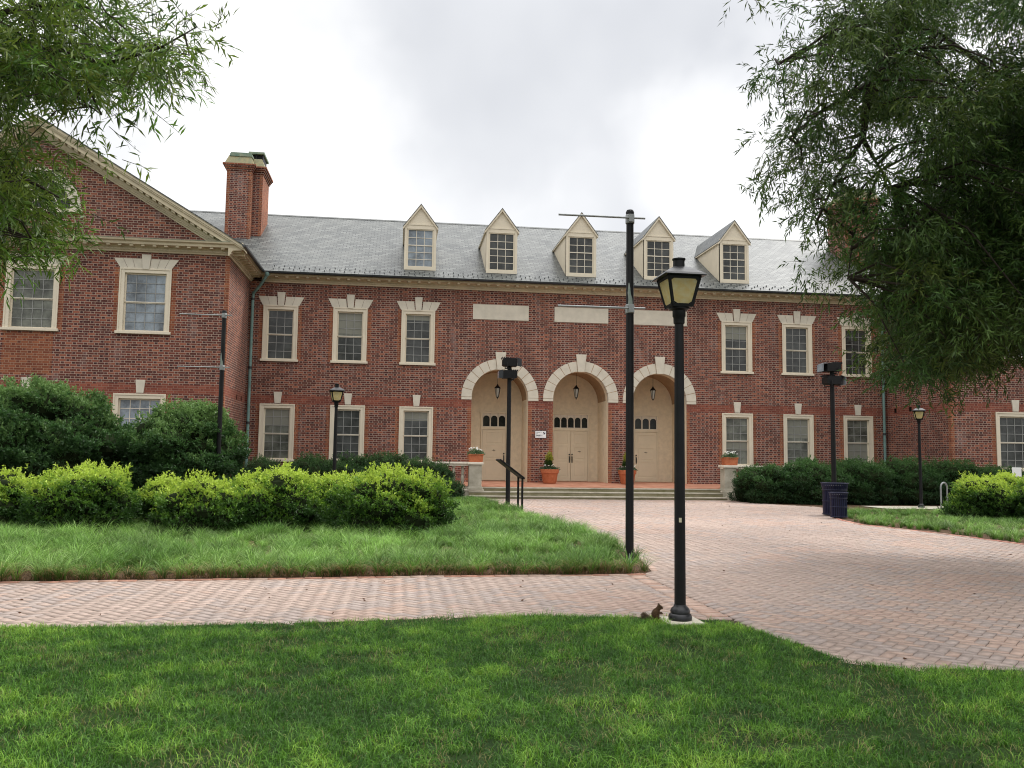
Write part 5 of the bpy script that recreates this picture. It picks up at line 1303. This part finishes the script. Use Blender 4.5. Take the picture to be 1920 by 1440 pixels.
# ================================================================== SQUIRREL
sq = empty('squirrel', (-5.30, -28.16, .004), R(-4), 'brown squirrel sitting upright on the lawn edge left of the near lamp post', 'squirrel'); sq.scale = (.95, .95, .86)
def skin(name, verts, edges, radii, mat, parent, root=0, sub=2):
    me = bpy.data.meshes.new(name); me.from_pydata(verts, edges, []); o = bpy.data.objects.new(name, me); col.objects.link(o); o.parent = parent
    s = o.modifiers.new('skin', 'SKIN'); s.use_smooth_shade = True
    for i, r_ in enumerate(radii):
        r_ = r_ if isinstance(r_, tuple) else (r_, r_); me.skin_vertices[0].data[i].radius = r_
    me.skin_vertices[0].data[root].use_root = True
    b = o.modifiers.new('sub', 'SUBSURF'); b.levels = sub; b.render_levels = sub
    dg = bpy.context.evaluated_depsgraph_get(); dg.update(); m2 = bpy.data.meshes.new_from_object(o.evaluated_get(dg)); o.modifiers.clear(); o.data = m2; m2.name = name
    m2.materials.clear(); m2.materials.append(mat); m2.polygons.foreach_set('use_smooth', [True]*len(m2.polygons)); return o
V = [(0, 0, .042), (.004, 0, .075), (.016, 0, .108), (.032, 0, .132), (.048, 0, .152), (.062, 0, .160), (.080, 0, .151), (.092, 0, .145),   # rump..nose 0-7
     (.028, .024, .112), (.048, .028, .098), (.072, .018, .094), (.086, .012, .096),            # near fore leg 8-11
     (.028, -.024, .112), (.048, -.028, .098), (.072, -.018, .092), (.086, -.012, .094),        # 12-15
     (.012, .030, .045), (.038, .036, .042), (.020, .036, .018), (.030, .036, .006), (.060, .036, .005),   # hind leg 16-20
     (.012, -.030, .045), (.038, -.036, .042), (.020, -.036, .018), (.030, -.036, .006), (.060, -.036, .005),
     (.050, .012, .178), (.046, .015, .203), (.050, -.012, .178), (.046, -.015, .203)]          # ears 26-29
E_ = [(0, 1), (1, 2), (2, 3), (3, 4), (4, 5), (5, 6), (6, 7), (2, 8), (8, 9), (9, 10), (10, 11), (2, 12), (12, 13), (13, 14), (14, 15), (0, 16), (16, 17), (17, 18), (18, 19), (19, 20), (0, 21), (21, 22), (22, 23), (23, 24), (24, 25), (5, 26), (26, 27), (5, 28), (28, 29)]
Rr = [(.050, .044), (.050, .044), (.040, .037), (.022, .024), (.020, .021), (.024, .025), (.015, .015), (.007, .007), .012, .009, .006, .005, .012, .009, .006, .005, .024, .020, .010, .008, .006, .024, .020, .010, .008, .006, (.010, .007), (.0035, .002), (.010, .007), (.0035, .002)]
body = skin('body', V, E_, Rr, M['fur'], sq)
tail = skin('tail', [(-.03, 0, .022), (-.052, 0, .020), (-.078, .004, .026), (-.100, .006, .044), (-.108, .006, .068), (-.094, .004, .086)], [(0, 1), (1, 2), (2, 3), (3, 4), (4, 5)], [.014, .019, .023, .025, .022, .010], M['fur'], sq)
for s in (-1, 1):
    b = MB(); b.lathe([(.0005, -.004), (.003, -.003), (.0042, 0), (.003, .003), (.0005, .004)], (.071, s*.0175, .162), 10); b.build('eye', M['eye'], sq, True)
b = skin('belly', [(.036, 0, .040), (.042, 0, .070), (.044, 0, .092)], [(0, 1), (1, 2)], [(.022, .024), (.018, .020), (.008, .012)], M['furlight'], sq)
def fur(target, n, L, c1, c2, outw=1.0, seed=0):
    me = target.data; rng = np.random.default_rng(seed); me.calc_loop_triangles()
    co = np.zeros(len(me.vertices)*3); me.vertices.foreach_get('co', co); co = co.reshape(-1, 3)
    tri = np.zeros(len(me.loop_triangles)*3, int); me.loop_triangles.foreach_get('vertices', tri); tri = tri.reshape(-1, 3)
    A, B_, C_ = co[tri[:, 0]], co[tri[:, 1]], co[tri[:, 2]]; nn = np.cross(B_-A, C_-A); ar = np.linalg.norm(nn, axis=1); k = rng.choice(len(tri), n, p=ar/ar.sum())
    u = rng.random((n, 2)); f = u.sum(1) > 1; u[f] = 1-u[f]; P = A[k]+(B_-A)[k]*u[:, :1]+(C_-A)[k]*u[:, 1:]; Nn = norm(nn[k])
    D = norm(Nn*outw+np.array([-.4, 0, -.5])+rng.normal(0, .25, (n, 3)))
    q = rng.random((n, 1)); leafmesh('fur', P, D, L*rng.uniform(.6, 1.2, n), np.full(n, .0016), np.array(c1)+(np.array(c2)-np.array(c1))*q, M['leaf'], target)
fur(body, 9000, .008, (.06, .034, .018), (.20, .125, .065), .8, 1)
fur(tail, 5000, .026, (.05, .03, .02), (.30, .24, .17), 1.3, 2)
